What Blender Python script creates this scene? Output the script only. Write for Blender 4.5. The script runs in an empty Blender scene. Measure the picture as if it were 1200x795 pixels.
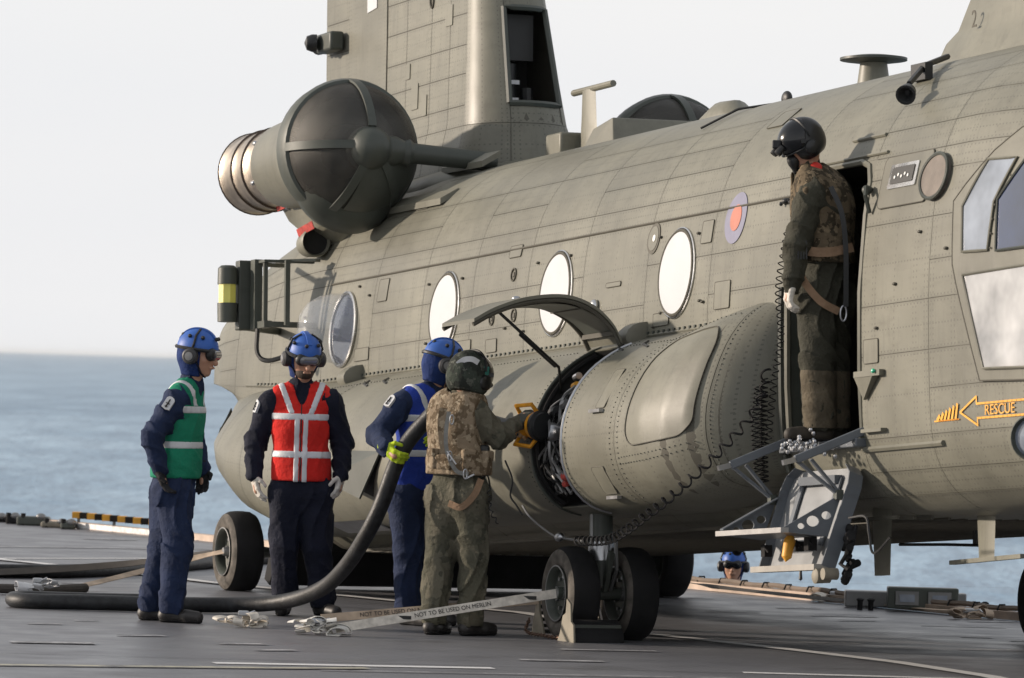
import bpy, bmesh, math, random
import numpy as np
from mathutils import Vector, Matrix
random.seed(4); rng = np.random.default_rng(4)
R = math.radians
SC = bpy.context.scene; COL = SC.collection
# ------------------------------------------------------------------ camera
cam = bpy.data.cameras.new('camera'); co = bpy.data.objects.new('camera', cam); COL.objects.link(co)
cam.lens = 204.0; cam.sensor_width = 36.0; cam.shift_x = 0.0008; cam.shift_y = 0.02625
cam.clip_start = 0.5; cam.clip_end = 60000
co.matrix_world = Matrix.Translation((0, 0, 1.72)) @ Matrix.Rotation(R(90), 4, 'X') @ Matrix.Rotation(0.03, 4, 'Z')
cam.dof.use_dof = True; cam.dof.focus_distance = 37.5; cam.dof.aperture_fstop = 7.1
SC.camera = co
# ------------------------------------------------------------------ light
SUN_DIR = Vector((0.94, -0.20, -0.215)).normalized()     # the way the light travels
wd = bpy.data.worlds.new('World'); SC.world = wd; wd.use_nodes = True
nt = wd.node_tree; bg = nt.nodes['Background']; bg.inputs[1].default_value = 0.10
sky = nt.nodes.new('ShaderNodeTexSky'); sky.sky_type = 'NISHITA'; sky.sun_disc = False
el = math.asin(-SUN_DIR.z); az = math.atan2(-SUN_DIR.x, -SUN_DIR.y)
sky.sun_elevation = el; sky.sun_rotation = az; sky.air_density = 1.0; sky.dust_density = 2.0
# thin even cloud veil over the whole sky
tc = nt.nodes.new('ShaderNodeTexCoord'); mp = nt.nodes.new('ShaderNodeMapping'); mp.inputs['Scale'].default_value = (1, 1, 6)
nz = nt.nodes.new('ShaderNodeTexNoise'); nz.inputs['Scale'].default_value = 3.0; nz.inputs['Detail'].default_value = 5
rp = nt.nodes.new('ShaderNodeValToRGB')
rp.color_ramp.elements[0].position = .3; rp.color_ramp.elements[0].color = (8.8, 8.9, 9.15, 1)
rp.color_ramp.elements[1].position = .7; rp.color_ramp.elements[1].color = (9.5, 9.4, 9.35, 1)
mx = nt.nodes.new('ShaderNodeMixRGB'); mx.inputs[0].default_value = .93
sx_ = nt.nodes.new('ShaderNodeSeparateXYZ'); nt.links.new(tc.outputs['Generated'], sx_.inputs[0])
mr_ = nt.nodes.new('ShaderNodeMapRange'); mr_.inputs[1].default_value = .08; mr_.inputs[2].default_value = .75; mr_.inputs[3].default_value = .95; mr_.inputs[4].default_value = .55
nt.links.new(sx_.outputs[2], mr_.inputs[0]); nt.links.new(mr_.outputs[0], mx.inputs[0])
nt.links.new(tc.outputs['Generated'], mp.inputs[0]); nt.links.new(mp.outputs[0], nz.inputs[0])
nt.links.new(nz.outputs[0], rp.inputs[0]); nt.links.new(sky.outputs[0], mx.inputs[1]); nt.links.new(rp.outputs[0], mx.inputs[2])
nt.links.new(mx.outputs[0], bg.inputs[0])
sl = bpy.data.lights.new('sun', 'SUN'); sl.energy = 5.0; sl.angle = R(2.2); sl.color = (1.0, .86, .72)
so = bpy.data.objects.new('sun', sl); COL.objects.link(so)
so.rotation_euler = SUN_DIR.to_track_quat('-Z', 'Y').to_euler(); so.location = (-40, 10, 30)
SC.view_settings.view_transform = 'Standard'; SC.view_settings.look = 'None'
SC.view_settings.exposure = 0.0; SC.view_settings.gamma = 1.0; SC.view_settings.use_curve_mapping = False
# ------------------------------------------------------------------ material helpers
MATS = {}
class NT:
    def __init__(s, m): s.t = m.node_tree; s.p = s.t.nodes['Principled BSDF']
    def n(s, ty, **k):
        x = s.t.nodes.new('ShaderNode' + ty)
        for a, v in k.items():
            if hasattr(x, a): setattr(x, a, v)
            else: s.i(x, a, v)
        return x
    def i(s, x, a, v):
        key = a if not (a[0] == 'i' and a[1:].isdigit()) else int(a[1:])
        if isinstance(key, str): key = key.replace('_', ' ')
        if isinstance(v, bpy.types.NodeSocket): s.t.links.new(v, x.inputs[key])
        else: x.inputs[key].default_value = v
    def m(s, op, a, b=0.0, c=0.0):
        x = s.n('Math', operation=op); s.i(x, 'i0', a); s.i(x, 'i1', b); s.i(x, 'i2', c); return x.outputs[0]
    def noise(s, vec, scale, detail=4, rough=.55):
        x = s.n('TexNoise', Scale=float(scale), Detail=float(detail), Roughness=rough)
        if vec is not None: s.i(x, 'Vector', vec)
        return x.outputs[0]
    def ramp(s, f, p0, c0, p1, c1, *more):
        x = s.n('ValToRGB'); e = x.color_ramp.elements; s.i(x, 'i0', f)
        def c4(c): return (c, c, c, 1) if isinstance(c, (int, float)) else tuple(c) + (1,)
        e[0].position = p0; e[0].color = c4(c0); e[1].position = p1; e[1].color = c4(c1)
        for p, c in more: q = e.new(p); q.color = c4(c)
        return x.outputs[0]
    def mix(s, f, a, b, mode='MIX'):
        x = s.n('MixRGB', blend_type=mode)
        for k, v in (('i0', f), ('i1', a), ('i2', b)):
            if isinstance(v, tuple) and len(v) == 3: v = v + (1,)
            s.i(x, k, v)
        return x.outputs[0]
    def bump(s, h, strength=.3, dist=.01, prev=None):
        x = s.n('Bump', Strength=strength, Distance=dist); s.i(x, 'Height', h)
        if prev is not None: s.i(x, 'Normal', prev)
        return x.outputs[0]
def c3(c): return tuple(c) + (1,)
def mat(name, col=(.5, .5, .5), rough=.5, metal=0.0, var=.15, vscale=6.0, bump=.15, bscale=60, coat=0, spec=.5):
    m = bpy.data.materials.new(name); m.use_nodes = True; g = NT(m); MATS[name] = m
    o = g.n('TexCoord').outputs['Object']
    f = g.noise(o, vscale, 5); k = g.ramp(f, .3, 1 - var, .7, 1 + var)
    c = g.mix(1.0, c3(col), k, 'MULTIPLY')
    g.i(g.p, 'Base_Color', c); g.i(g.p, 'Roughness', g.m('ADD', g.m('MULTIPLY', g.noise(o, vscale * 2.3, 3), .16), rough - .08))
    g.p.inputs['Metallic'].default_value = metal; g.p.inputs['Specular IOR Level'].default_value = spec
    if coat: g.p.inputs['Coat Weight'].default_value = coat; g.p.inputs['Coat Roughness'].default_value = .1
    if bump: g.i(g.p, 'Normal', g.bump(g.noise(o, bscale, 3), bump, .004))
    return m
def cloth(name, col, var=.18, weave=1.0, rough=.85):
    m = bpy.data.materials.new(name); m.use_nodes = True; g = NT(m); MATS[name] = m
    o = g.n('TexCoord').outputs['Object']
    f = g.noise(o, 7, 4); k = g.ramp(f, .3, 1 - var, .72, 1 + var * 1.6)
    g.i(g.p, 'Base_Color', g.mix(1.0, c3(col), k, 'MULTIPLY')); g.p.inputs['Roughness'].default_value = rough
    g.p.inputs['Specular IOR Level'].default_value = .25
    w = g.noise(o, 22, 5, .6); b = g.bump(w, .55 * weave, .03)
    g.i(g.p, 'Normal', g.bump(g.noise(o, 320, 2), .2, .002, b))
    return m
# ------------------------------------------------------------------ mesh helpers
def M(x): return MATS[x] if isinstance(x, str) else x
def link(o, parent=None, kind=None):
    COL.objects.link(o)
    if parent is not None: o.parent = parent
    if kind: o['kind'] = kind
    return o
def mesh(name, vs, fs, mt, parent=None, smooth=True, kind=None, uvs=None, angle=None, fix=False):
    me = bpy.data.meshes.new(name)
    me.from_pydata([tuple(map(float, v)) for v in vs], [], [tuple(int(i) for i in f) for f in fs])
    if fix:
        b = bmesh.new(); b.from_mesh(me); bmesh.ops.recalc_face_normals(b, faces=b.faces); b.to_mesh(me); b.free()
    mts = mt if isinstance(mt, (list, tuple)) else [mt]
    for x in mts: me.materials.append(M(x))
    if smooth:
        me.polygons.foreach_set('use_smooth', [True] * len(me.polygons))
        if angle is not None:
            me.set_sharp_from_angle(angle=R(angle))
    o = bpy.data.objects.new(name, me)
    if uvs:
        for un, arr in uvs.items():
            l = me.uv_layers.new(name=un)
            li = np.empty(len(me.loops), dtype=np.int32); me.loops.foreach_get('vertex_index', li)
            l.data.foreach_set('uv', np.asarray(arr, dtype=np.float32)[li].ravel())
    return link(o, parent, kind)
def empty(name, loc=(0, 0, 0), label=None, cat=None, group=None, rz=0.0):
    o = bpy.data.objects.new(name, None); o.empty_display_size = .1; COL.objects.link(o)
    o.location = loc; o.rotation_euler = (0, 0, rz); tag(o, label, cat, group); return o
def tag(o, label=None, cat=None, group=None, kind=None):
    if label: o['label'] = label
    if cat: o['category'] = cat
    if group: o['group'] = group
    if kind: o['kind'] = kind
    return o
def V(*a): return Vector(a[0]) if len(a) == 1 else Vector(a)
def frame(d):
    d = V(d).normalized(); a = Vector((0, 0, 1)) if abs(d.z) < .9 else Vector((1, 0, 0))
    x = a.cross(d).normalized(); return x, d.cross(x), d
class MB:
    def __init__(s): s.v = []; s.f = []
    def add(s, vs, fs):
        k = len(s.v); s.v += [tuple(v) for v in vs]; s.f += [tuple(i + k for i in f) for f in fs]; return s
    def box(s, c, d, ax=None):
        ax = ax or (Vector((1, 0, 0)), Vector((0, 1, 0)), Vector((0, 0, 1))); c = V(c); vs = []
        for i in (-1, 1):
            for j in (-1, 1):
                for k in (-1, 1): vs.append(c + ax[0] * i * d[0] / 2 + ax[1] * j * d[1] / 2 + ax[2] * k * d[2] / 2)
        return s.add(vs, [(0, 1, 3, 2), (4, 6, 7, 5), (0, 4, 5, 1), (2, 3, 7, 6), (0, 2, 6, 4), (1, 5, 7, 3)])
    def bar(s, a, b, w, h, up=None):
        a, b = V(a), V(b); d = (b - a); x, y, z = frame(d)
        if up is not None:
            y = V(up); y = (y - z * y.dot(z)).normalized(); x = y.cross(z)
        return s.box((a + b) / 2, (w, h, d.length), (x, y, z))
    def tube(s, pts, r, n=8, cap=True):
        pts = [V(p) for p in pts]; m = len(pts); rs = r if hasattr(r, '__len__') else [r] * m
        x = None; vs = []
        for i, p in enumerate(pts):
            d = (pts[min(i + 1, m - 1)] - pts[max(i - 1, 0)]).normalized()
            if x is None: x = frame(d)[0]
            x = (x - d * x.dot(d)); x = x.normalized() if x.length > 1e-6 else frame(d)[0]
            y = d.cross(x)
            for k in range(n):
                t = 2 * math.pi * k / n; vs.append(p + (x * math.cos(t) + y * math.sin(t)) * rs[i])
        fs = [(i * n + k, i * n + (k + 1) % n, (i + 1) * n + (k + 1) % n, (i + 1) * n + k) for i in range(m - 1) for k in range(n)]
        if cap: fs += [tuple(reversed(range(n))), tuple((m - 1) * n + k for k in range(n))]
        return s.add(vs, fs)
    def lathe(s, o, d, prof, n=24, cap=True, x0=None, arc=1.0):
        x, y, z = frame(d); o = V(o); vs = []
        if x0 is not None:
            x = V(x0); x = (x - z * x.dot(z)).normalized(); y = z.cross(x)
        m = len(prof); nn = n if arc >= 1 else n + 1
        for (h, r) in prof:
            for k in range(nn):
                t = 2 * math.pi * arc * k / n; vs.append(o + z * h + (x * math.cos(t) + y * math.sin(t)) * max(r, 1e-4))
        fs = []
        for i in range(m - 1):
            for k in range(n):
                k2 = (k + 1) % nn if arc >= 1 else k + 1
                fs.append((i * nn + k, i * nn + k2, (i + 1) * nn + k2, (i + 1) * nn + k))
        if cap and arc >= 1: fs += [tuple(reversed(range(n))), tuple((m - 1) * n + k for k in range(n))]
        return s.add(vs, fs)
    def cyl(s, a, b, r, n=16, r2=None):
        a, b = V(a), V(b); return s.lathe(a, b - a, [(0, r), ((b - a).length, r if r2 is None else r2)], n)
    def ell(s, c, rx, ry, rz, n=16, m=10, ax=None):
        ax = ax or (Vector((1, 0, 0)), Vector((0, 1, 0)), Vector((0, 0, 1))); c = V(c); vs = []
        for i in range(m + 1):
            ph = math.pi * i / m
            for k in range(n):
                t = 2 * math.pi * k / n
                vs.append(c + ax[0] * rx * math.sin(ph) * math.cos(t) + ax[1] * ry * math.sin(ph) * math.sin(t) + ax[2] * rz * math.cos(ph))
        return s.add(vs, [(i * n + k, (i + 1) * n + k, (i + 1) * n + (k + 1) % n, i * n + (k + 1) % n) for i in range(m) for k in range(n)])
    def prism(s, pts, off):
        n = len(pts); off = V(off); pts = [V(p) for p in pts]
        fs = [tuple(range(n)), tuple(reversed(range(n, 2 * n)))] + [(i, i + n, (i + 1) % n + n, (i + 1) % n) for i in range(n)]
        return s.add(pts + [p + off for p in pts], fs)
    def loft(s, rings, cap=True, closed=True):
        n = len(rings[0]); m = len(rings); vs = [p for r_ in rings for p in r_]
        fs = [(i * n + k, i * n + (k + 1) % n, (i + 1) * n + (k + 1) % n, (i + 1) * n + k) for i in range(m - 1) for k in range(n if closed else n - 1)]
        if cap: fs += [tuple(reversed(range(n))), tuple((m - 1) * n + k for k in range(n))]
        return s.add(vs, fs)
    def obj(s, name, mt, parent=None, smooth=True, angle=35, kind=None, bevel=0):
        o = mesh(name, s.v, s.f, mt, parent, smooth, kind, fix=True, angle=angle)
        if bevel:
            b = o.modifiers.new('bevel', 'BEVEL'); b.width = bevel; b.segments = 2; b.limit_method = 'ANGLE'
        return o
def dup(o, parent=None, loc=None, rz=None):
    c = o.copy(); COL.objects.link(c); c.parent = parent
    if loc is not None: c.location = loc
    if rz is not None: c.rotation_euler = (0, 0, rz)
    for ch in [x for x in list(bpy.data.objects) if x.parent == o]: dup(ch, c)
    return c
def catmull(P, k=8):
    P = [np.array(p, float) for p in P]; Q = [2 * P[0] - P[1]] + P + [2 * P[-1] - P[-2]]; out = []
    for i in range(1, len(Q) - 2):
        a, b, c, d = Q[i - 1], Q[i], Q[i + 1], Q[i + 2]
        for t in np.linspace(0, 1, k, endpoint=False):
            out.append(.5 * (2 * b + (c - a) * t + (2 * a - 5 * b + 4 * c - d) * t * t + (3 * b - a - 3 * c + d) * t ** 3))
    out.append(P[-1]); return np.array(out)

# ------------------------------------------------------------------ materials
def painted(name, col, rivets=False, dirt=.5, rough=.46):
    m = bpy.data.materials.new(name); m.use_nodes = True; g = NT(m); MATS[name] = m
    o = g.n('TexCoord').outputs['Object']
    mp = g.n('Mapping', Vector=o, Scale=(1, 1, 4)).outputs[0]
    big = g.noise(o, 1.1, 5, .6); k = g.ramp(big, .3, .76, .7, 1.18)
    c = g.mix(1.0, c3(col), k, 'MULTIPLY')
    c = g.mix(1.0, c, g.ramp(g.n('ObjectInfo').outputs['Random'], 0., .93, 1., 1.06), 'MULTIPLY')
    st = g.noise(g.n('Mapping', Vector=o, Scale=(7, 7, .8)).outputs[0], 2.2, 6, .7)       # running stains
    c = g.mix(g.m('MULTIPLY', g.ramp(st, .52, 0., .75, 1.), dirt), c, (col[0] * .5, col[1] * .5, col[2] * .5))
    sc = g.noise(o, 9, 8, .75)
    c = g.mix(g.m('MULTIPLY', g.ramp(sc, .60, 0., .72, 1.), .30), c, (col[0] * 1.55, col[1] * 1.5, col[2] * 1.45))
    sm = g.noise(mp, 3.0, 6, .7)
    c = g.mix(g.m('MULTIPLY', g.ramp(sm, .52, 0., .74, 1.), .5), c, (col[0] * .62, col[1] * .60, col[2] * .58))
    nrm = g.bump(g.noise(o, 2.6, 2), .35, .02)
    nrm = g.bump(g.noise(o, 70, 3), .08, .004, nrm)
    if rivets:
        a = g.n('SeparateXYZ', Vector=g.n('UVMap', uv_map='pa').outputs[0]).outputs; b = g.n('SeparateXYZ', Vector=g.n('UVMap', uv_map='pb').outputs[0]).outputs
        gx = g.n('SeparateXYZ', Vector=g.n('UVMap', uv_map='pg').outputs[0]).outputs
        dx = g.m('MINIMUM', a[0], b[0]); dy = g.m('MINIMUM', a[1], b[1])
        def row(d, at, along, pitch):
            near = g.m('LESS_THAN', g.m('ABSOLUTE', g.m('SUBTRACT', d, at)), .0048)
            fr = g.m('ABSOLUTE', g.m('SUBTRACT', g.m('FRACT', g.m('DIVIDE', along, pitch)), .5))
            return g.m('MULTIPLY', near, g.m('LESS_THAN', fr, .17))
        rv = g.m('MAXIMUM', row(dx, .022, gx[1], .034), row(dy, .018, gx[0], .045))
        rv = g.m('MAXIMUM', rv, row(dx, .060, gx[1], .034))
        md = g.m('MULTIPLY', g.m('ABSOLUTE', g.m('SUBTRACT', a[0], b[0])), .5)
        rv = g.m('MAXIMUM', rv, row(md, .0, gx[1], .04)); rv = g.m('MAXIMUM', rv, row(md, .26, gx[1], .034)); rv = g.m('MAXIMUM', rv, row(md, .30, gx[1], .034))
        mdy = g.m('MULTIPLY', g.m('ABSOLUTE', g.m('SUBTRACT', a[1], b[1])), .5); rv = g.m('MAXIMUM', rv, row(mdy, .0, gx[0], .04))
        c = g.mix(g.m('MULTIPLY', rv, .6), c, (col[0] * .35, col[1] * .35, col[2] * .35))
        edge = g.m('LESS_THAN', g.m('MINIMUM', dx, dy), .012)
        c = g.mix(g.m('MULTIPLY', g.m('MULTIPLY', edge, g.noise(o, 6, 4)), .55), c, (col[0] * .5, col[1] * .5, col[2] * .5))
        nrm = g.bump(rv, .35, .004, nrm)
    g.i(g.p, 'Base_Color', c)
    g.i(g.p, 'Roughness', g.m('ADD', g.m('MULTIPLY', big, .22), rough - .1))
    g.i(g.p, 'Normal', nrm); g.p.inputs['Specular IOR Level'].default_value = .45
    return m
GREEN = (.162, .158, .125)
painted('green_paint', GREEN); painted('green_rivet', GREEN, True)
painted('dark_green', (.060, .068, .058), dirt=.2); mat('seam_dark', (.075, .070, .054), .7)
painted('grey_alloy', (.12, .135, .155), dirt=.2, rough=.4)
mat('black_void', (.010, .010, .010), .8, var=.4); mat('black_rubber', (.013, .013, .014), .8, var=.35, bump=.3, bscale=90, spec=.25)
mat('tyre_side', (.095, .085, .074), .85, var=.6, vscale=11, bump=.3, spec=.3); mat('tyre_tread', (.012, .012, .013), .85, var=.35, bump=.3, spec=.25)
mat('black_plastic', (.012, .013, .014), .5, var=.2); mat('steel', (.42, .43, .45), .33, 1.0); mat('chrome_trim', (.6, .6, .6), .25, 1.0)
mat('copper_exhaust', (.50, .44, .37), .40, 1.0, var=.4, vscale=5); mat('exhaust_dark', (.10, .075, .06), .5, .8)
mat('plain_white', (.56, .57, .59), .35, var=.03, bump=.05); mat('white_paint', (.62, .62, .62), .6, var=.3, vscale=14)
mat('screen_mesh', (.070, .066, .058), .5, .2, var=.6, vscale=3, bump=.8, bscale=160); MATS['screen_mesh'].node_tree.nodes['Principled BSDF'].inputs['Alpha'].default_value = .66
mat('yellow_lens', (.75, .70, .16), .35, var=.1); mat('red_paint', (.42, .05, .04), .55, var=.4, vscale=20)
mat('roundel_blue', (.18, .18, .26), .6, var=.12); mat('roundel_red', (.42, .14, .095), .6, var=.12)
mat('orange_mark', (.75, .36, .035), .55, var=.15); mat('tan_canvas', (.33, .27, .19), .85); mat('webbing', (.60, .56, .50), .8, var=.25, vscale=20, bump=.4, bscale=200)
mat('webbing_dirty', (.42, .33, .25), .85, var=.35, vscale=8, bump=.4, bscale=200)
mat('webbing_dark', (.055, .048, .042), .85, var=.3, bump=.4, bscale=200)
mat('hose', (.016, .017, .019), .5, var=.7, vscale=16, bump=.5, bscale=70, spec=.4)
mat('rust_chain', (.14, .085, .06), .6, .6, var=.4, vscale=30); mat('white_ink', (.78, .78, .76), .7); mat('black_ink', (.02, .02, .02), .7)
mat('chock_paint', (.20, .18, .14), .65, var=.3); mat('pipe_grey', (.22, .22, .22), .4, .6)
def glass(name, col, rough=.05, alpha=1.0):
    m = bpy.data.materials.new(name); m.use_nodes = True; g = NT(m); MATS[name] = m
    o = g.n('TexCoord').outputs['Object']
    g.i(g.p, 'Base_Color', g.mix(1.0, c3(col), g.ramp(g.noise(o, 3, 3), .3, .6, .7, 1.4), 'MULTIPLY'))
    g.p.inputs['Roughness'].default_value = rough; g.p.inputs['Specular IOR Level'].default_value = .9
    g.p.inputs['Alpha'].default_value = alpha; g.p.inputs['Coat Weight'].default_value = .8; g.p.inputs['Coat Roughness'].default_value = .03
    g.i(g.p, 'Normal', g.bump(g.noise(o, 4, 3), .15, .02)); return m
glass('dark_glass', (.02, .03, .075)); glass('pale_glass', (.22, .25, .30), .12); glass('clear_bubble', (.75, .78, .80), .04, .30)
glass('silver_glass', (.42, .42, .42), .16)
# ------------------------------------------------------------------ the setting: sea, deck, markings
def deck_mat():
    m = bpy.data.materials.new('deck'); m.use_nodes = True; g = NT(m); MATS['deck'] = m
    o = g.n('TexCoord').outputs['Object']
    base = g.ramp(g.noise(o, .35, 6, .6), .3, (.118, .121, .136), .7, (.160, .163, .178))
    sc = g.noise(g.n('Mapping', Vector=o, Rotation=(0, 0, .3), Scale=(.8, .3, 1)).outputs[0], 1.6, 7, .7)
    base = g.mix(g.m('MULTIPLY', g.ramp(sc, .60, 0., .70, 1.), .35), base, (.15, .155, .17))
    dk = g.noise(o, 1.3, 5, .65); base = g.mix(g.m('MULTIPLY', g.ramp(dk, .55, 0., .7, 1.), .55), base, (.060, .060, .066))
    br = g.noise(g.n('Mapping', Vector=o, Scale=(.3, .12, 1)).outputs[0], 1.1, 4); base = g.mix(g.m('MULTIPLY', g.ramp(br, .5, 0., .66, 1.), .25), base, (.070, .062, .054))
    g.i(g.p, 'Base_Color', base); g.i(g.p, 'Roughness', g.ramp(g.noise(o, 2.0, 4), .3, .34, .7, .55))
    n1 = g.bump(g.noise(o, 180, 2), .45, .004); g.i(g.p, 'Normal', g.bump(g.noise(o, 3, 3), .10, .02, n1))
    g.p.inputs['Specular IOR Level'].default_value = .5
deck_mat()
def sea_mat():
    m = bpy.data.materials.new('sea'); m.use_nodes = True; g = NT(m); MATS['sea'] = m
    o = g.n('TexCoord').outputs['Object']
    mp = g.n('Mapping', Vector=o, Rotation=(0, 0, .15), Scale=(.05, .012, 1)).outputs[0]
    f = g.noise(mp, 1.0, 6, .62)
    g.i(g.p, 'Base_Color', g.ramp(f, .35, (.10, .20, .31), .65, (.27, .40, .52)))
    g.p.inputs['Roughness'].default_value = .38; g.p.inputs['IOR'].default_value = 1.33
    w1 = g.noise(g.n('Mapping', Vector=o, Rotation=(0, 0, .2), Scale=(1, .30, 1)).outputs[0], .10, 5, .6)
    w2 = g.noise(o, .7, 4, .6)
    g.i(g.p, 'Normal', g.bump(w2, .35, .5, g.bump(w1, .9, 3.0)))
sea_mat()
SEAZ = -8.5
mesh('sea', [(-9000, -200, SEAZ), (9000, -200, SEAZ), (9000, 40000, SEAZ), (-9000, 40000, SEAZ)], [(0, 1, 2, 3)], 'sea', kind='structure', smooth=False)
# deck: one slab whose port edge runs A -> B
A = V(-5.11, 58.51, 0); Bp = V(3.72, 41.5, 0); ed = (Bp - A).normalized(); en = V(ed.y, -ed.x, 0)     # en points outboard (away)
if en.y < 0: en = -en
p0 = A - ed * 70; p1 = Bp + ed * 70
deck = MB().prism([p0, p1, p1 - en * 60, p0 - en * 60], (0, 0, -.9)).obj('deck', 'deck', kind='structure', smooth=False)
def along(t, off=0, z=0): return A + ed * t + en * off + V(0, 0, z)
L_AB = (Bp - A).length
# deck-edge coaming: a low pale kerb with rope along it
mat('kerb_paint', (.46, .36, .29), .75, var=.4, vscale=3, bump=.3); mat('rope', (.20, .16, .13), .9, bump=.5, bscale=300)
k = MB().prism([along(-40, -.02, .003), along(30, -.02, .003), along(30, .10, .003), along(-40, .10, .003)], (0, 0, .060))
tag(k.obj('deck_edge_kerb', 'kerb_paint', smooth=False), 'low pale weathered kerb along the far deck edge', 'kerb')
rp_ = [along(t, .03 + .02 * math.sin(t * 2.1), .083 + .006 * math.sin(t * 9)) for t in np.arange(8, 30, .12)]
tag(MB().tube(rp_, .022, 6).obj('rope', 'rope'), 'thin rope lying along the top of the deck edge kerb', 'rope')
for i, t in enumerate(np.arange(12, 24, .34)):
    c = MB().tube([along(t, .08, .065), along(t + .01, .06, .105), along(t + .02, .01, .105), along(t + .02, -.01, .065)], .007, 5).obj('rope_clip', 'black_rubber')
    tag(c, 'small dark clip holding the rope on the deck edge kerb', 'clip', 'rope clips along the deck edge')
# safety net frame outboard of the kerb
net = empty('safety_net', along(14, .5, -.15), 'grey safety net frame outboard of the deck edge', 'net')
fr = MB()
for t in np.arange(-12, 14, 1.5): fr.tube([along(14 + t, .1, -.12) - net.location, along(14 + t, 1.1, -.30) - net.location], .02, 6)
fr.tube([along(0, 1.1, -.3) - net.location, along(28, 1.1, -.3) - net.location], .02, 6); fr.obj('net_frame', 'grey_alloy', net)
# painted lines (4 mm above the deck)
def line(pts, w, z=.004, name='deck_line', m='white_paint'):
    pts = [V(p[0], p[1], z) for p in pts]; vs = []
    for i, p in enumerate(pts):
        d = (pts[min(i + 1, len(pts) - 1)] - pts[max(i - 1, 0)]).normalized(); q = V(-d.y, d.x, 0) * w / 2
        vs += [p - q, p + q]
    return mesh(name, vs, [(2 * i, 2 * i + 1, 2 * i + 3, 2 * i + 2) for i in range(len(pts) - 1)], m, smooth=False, kind='structure')
def worn(name, c, thr=.46):
    m = bpy.data.materials.new(name); m.use_nodes = True; g = NT(m); MATS[name] = m
    o = g.n('TexCoord').outputs['Object']
    g.i(g.p, 'Base_Color', g.mix(g.ramp(g.noise(o, 5, 8, .8), thr, 1., thr + .12, 0.), c3(c), (.10, .10, .11)))
    g.p.inputs['Roughness'].default_value = .65
worn('line_white', (.66, .66, .66), .30); worn('line_worn', (.42, .42, .43), .43); worn('line_yellow', (.42, .40, .30), .40)
line([(-9, 43.2), (-4.18, 47.96), (-2.56, 49.42), (-1.0, 50.9), (.3, 52.1)], .13, m='line_white')
line([(-5.6, 50.15), (-3.59, 51.2), (-3.25, 51.35), (-1.2, 52.4)], .10, .008, m='line_worn')
line([(-5.4, 49.9), (-4.14, 47.57), (-3.27, 46.12), (-2.47, 44.57), (-2.23, 44.06), (-.83, 41.74), (.12, 40.3), (.97, 37.62), (1.66, 36.34), (2.37, 34.88), (2.82, 33.51), (3.2, 31.5)], .13, .012, m='line_white')
line([(-1.62, 32.58), (-.05, 32.92)], .16, m='line_white'); line([(1.38, 33.26), (2.7, 33.3)], .14, m='line_white')
line([(-2.9, 31.6), (-1.2, 32.2), (-.75, 32.45)], .12, .008, m='line_yellow')
line([(-1.0, 32.1), (1.6, 32.6)], .05, .008, m='line_worn')
for (x, y, l, w, a) in [(-2.35, 35.4, .30, .10, .35), (-1.70, 34.75, .30, .10, .3), (-2.9, 34.2, .5, .16, .2), (-1.45, 34.1, .26, .10, .5), (1.45, 41.6, .4, .10, .2), (2.0, 42.6, .35, .08, .3),
        (2.19, 41.4, .5, .10, .2), (3.05, 38.7, .22, .10, .2), (3.35, 38.35, .25, .10, .2), (2.9, 40.3, .6, .08, .1), (2.35, 40.7, .3, .08, .4), (1.2, 43.9, .4, .08, .2), (3.3, 41.2, .35, .08, .3),
        (2.55, 43.3, .9, .07, .1), (-3.9, 53.6, .5, .12, .2), (-2.9, 54.2, .8, .12, .1), (-3.3, 43.2, .3, .1, .3), (-1.9, 42.7, .15, .1, .4), (.35, 35.3, .6, .08, .2), (.1, 33.9, .5, .1, .15), (-3.0, 36.6, .22, .08, .2), (-2.75, 37.2, .16, .06, .2), (2.9, 36.9, .5, .07, .2), (1.9, 37.2, .4, .06, .1)]:
    line([(x, y), (x + l * math.cos(a), y + l * math.sin(a))], w, .008, 'deck_mark', 'line_worn')
line([(-3.7, 32.9), (3.6, 33.35)], .014, .004, 'deck_seam', 'black_void'); line([(-6, 47.2), (6, 47.9)], .02, .016, 'deck_seam', 'black_void')
# ------------------------------------------------------------------ helicopter frame: x = towards nose (u), y = to port (-v), z = up (w)
HD = R(20.9245); PIT = R(3.5)
n0 = V(math.sin(HD), -math.cos(HD), 0); s0 = V(-math.cos(HD), -math.sin(HD), 0); up = V(0, 0, 1)
nn = n0 * math.cos(PIT) + up * math.sin(PIT); ww = -n0 * math.sin(PIT) + up * math.cos(PIT)
HO = V(2.0315, 37.417, 0)
HM = Matrix((( nn.x, -s0.x, ww.x, HO.x), (nn.y, -s0.y, ww.y, HO.y), (nn.z, -s0.z, ww.z, HO.z), (0, 0, 0, 1)))
HI = HM.inverted()
heli = empty('helicopter'); heli.matrix_world = HM
tag(heli, 'large olive green twin rotor transport helicopter parked on the deck', 'helicopter')
def L(u, v, w): return V(u, -v, w)
FS = [(0, .70), (.80, .70), (1.06, .79), (1.21, .98), (1.265, 1.25), (1.28, 1.91), (1.26, 2.3), (1.21, 2.65), (1.10, 2.95), (.90, 3.20), (.62, 3.38), (.30, 3.48), (0, 3.51)]
FP = catmull(FS, 10); FA = np.concatenate([[0], np.cumsum(np.linalg.norm(np.diff(FP, axis=0), axis=1))])
UU = [-9.3, -9.0, -8.6, -8.2, -7.4, -6.6, 4.8, 5.8, 6.6, 7.4, 8.0, 8.3]
SVs = [.80, .92, .975, .99, 1.0, 1, 1, .965, .87, .66, .38, .06]; DB = [1.75, 1.55, 1.25, .95, .45, 0, 0, 0, .06, .2, .45, .8]; DT = [-.75, -.50, -.33, -.2, -.06, 0, 0, -.06, -.35, -.95, -1.4, -1.7]
def sst(x): x = np.clip(x, 0, 1); return x * x * (3 - 2 * x)
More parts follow.
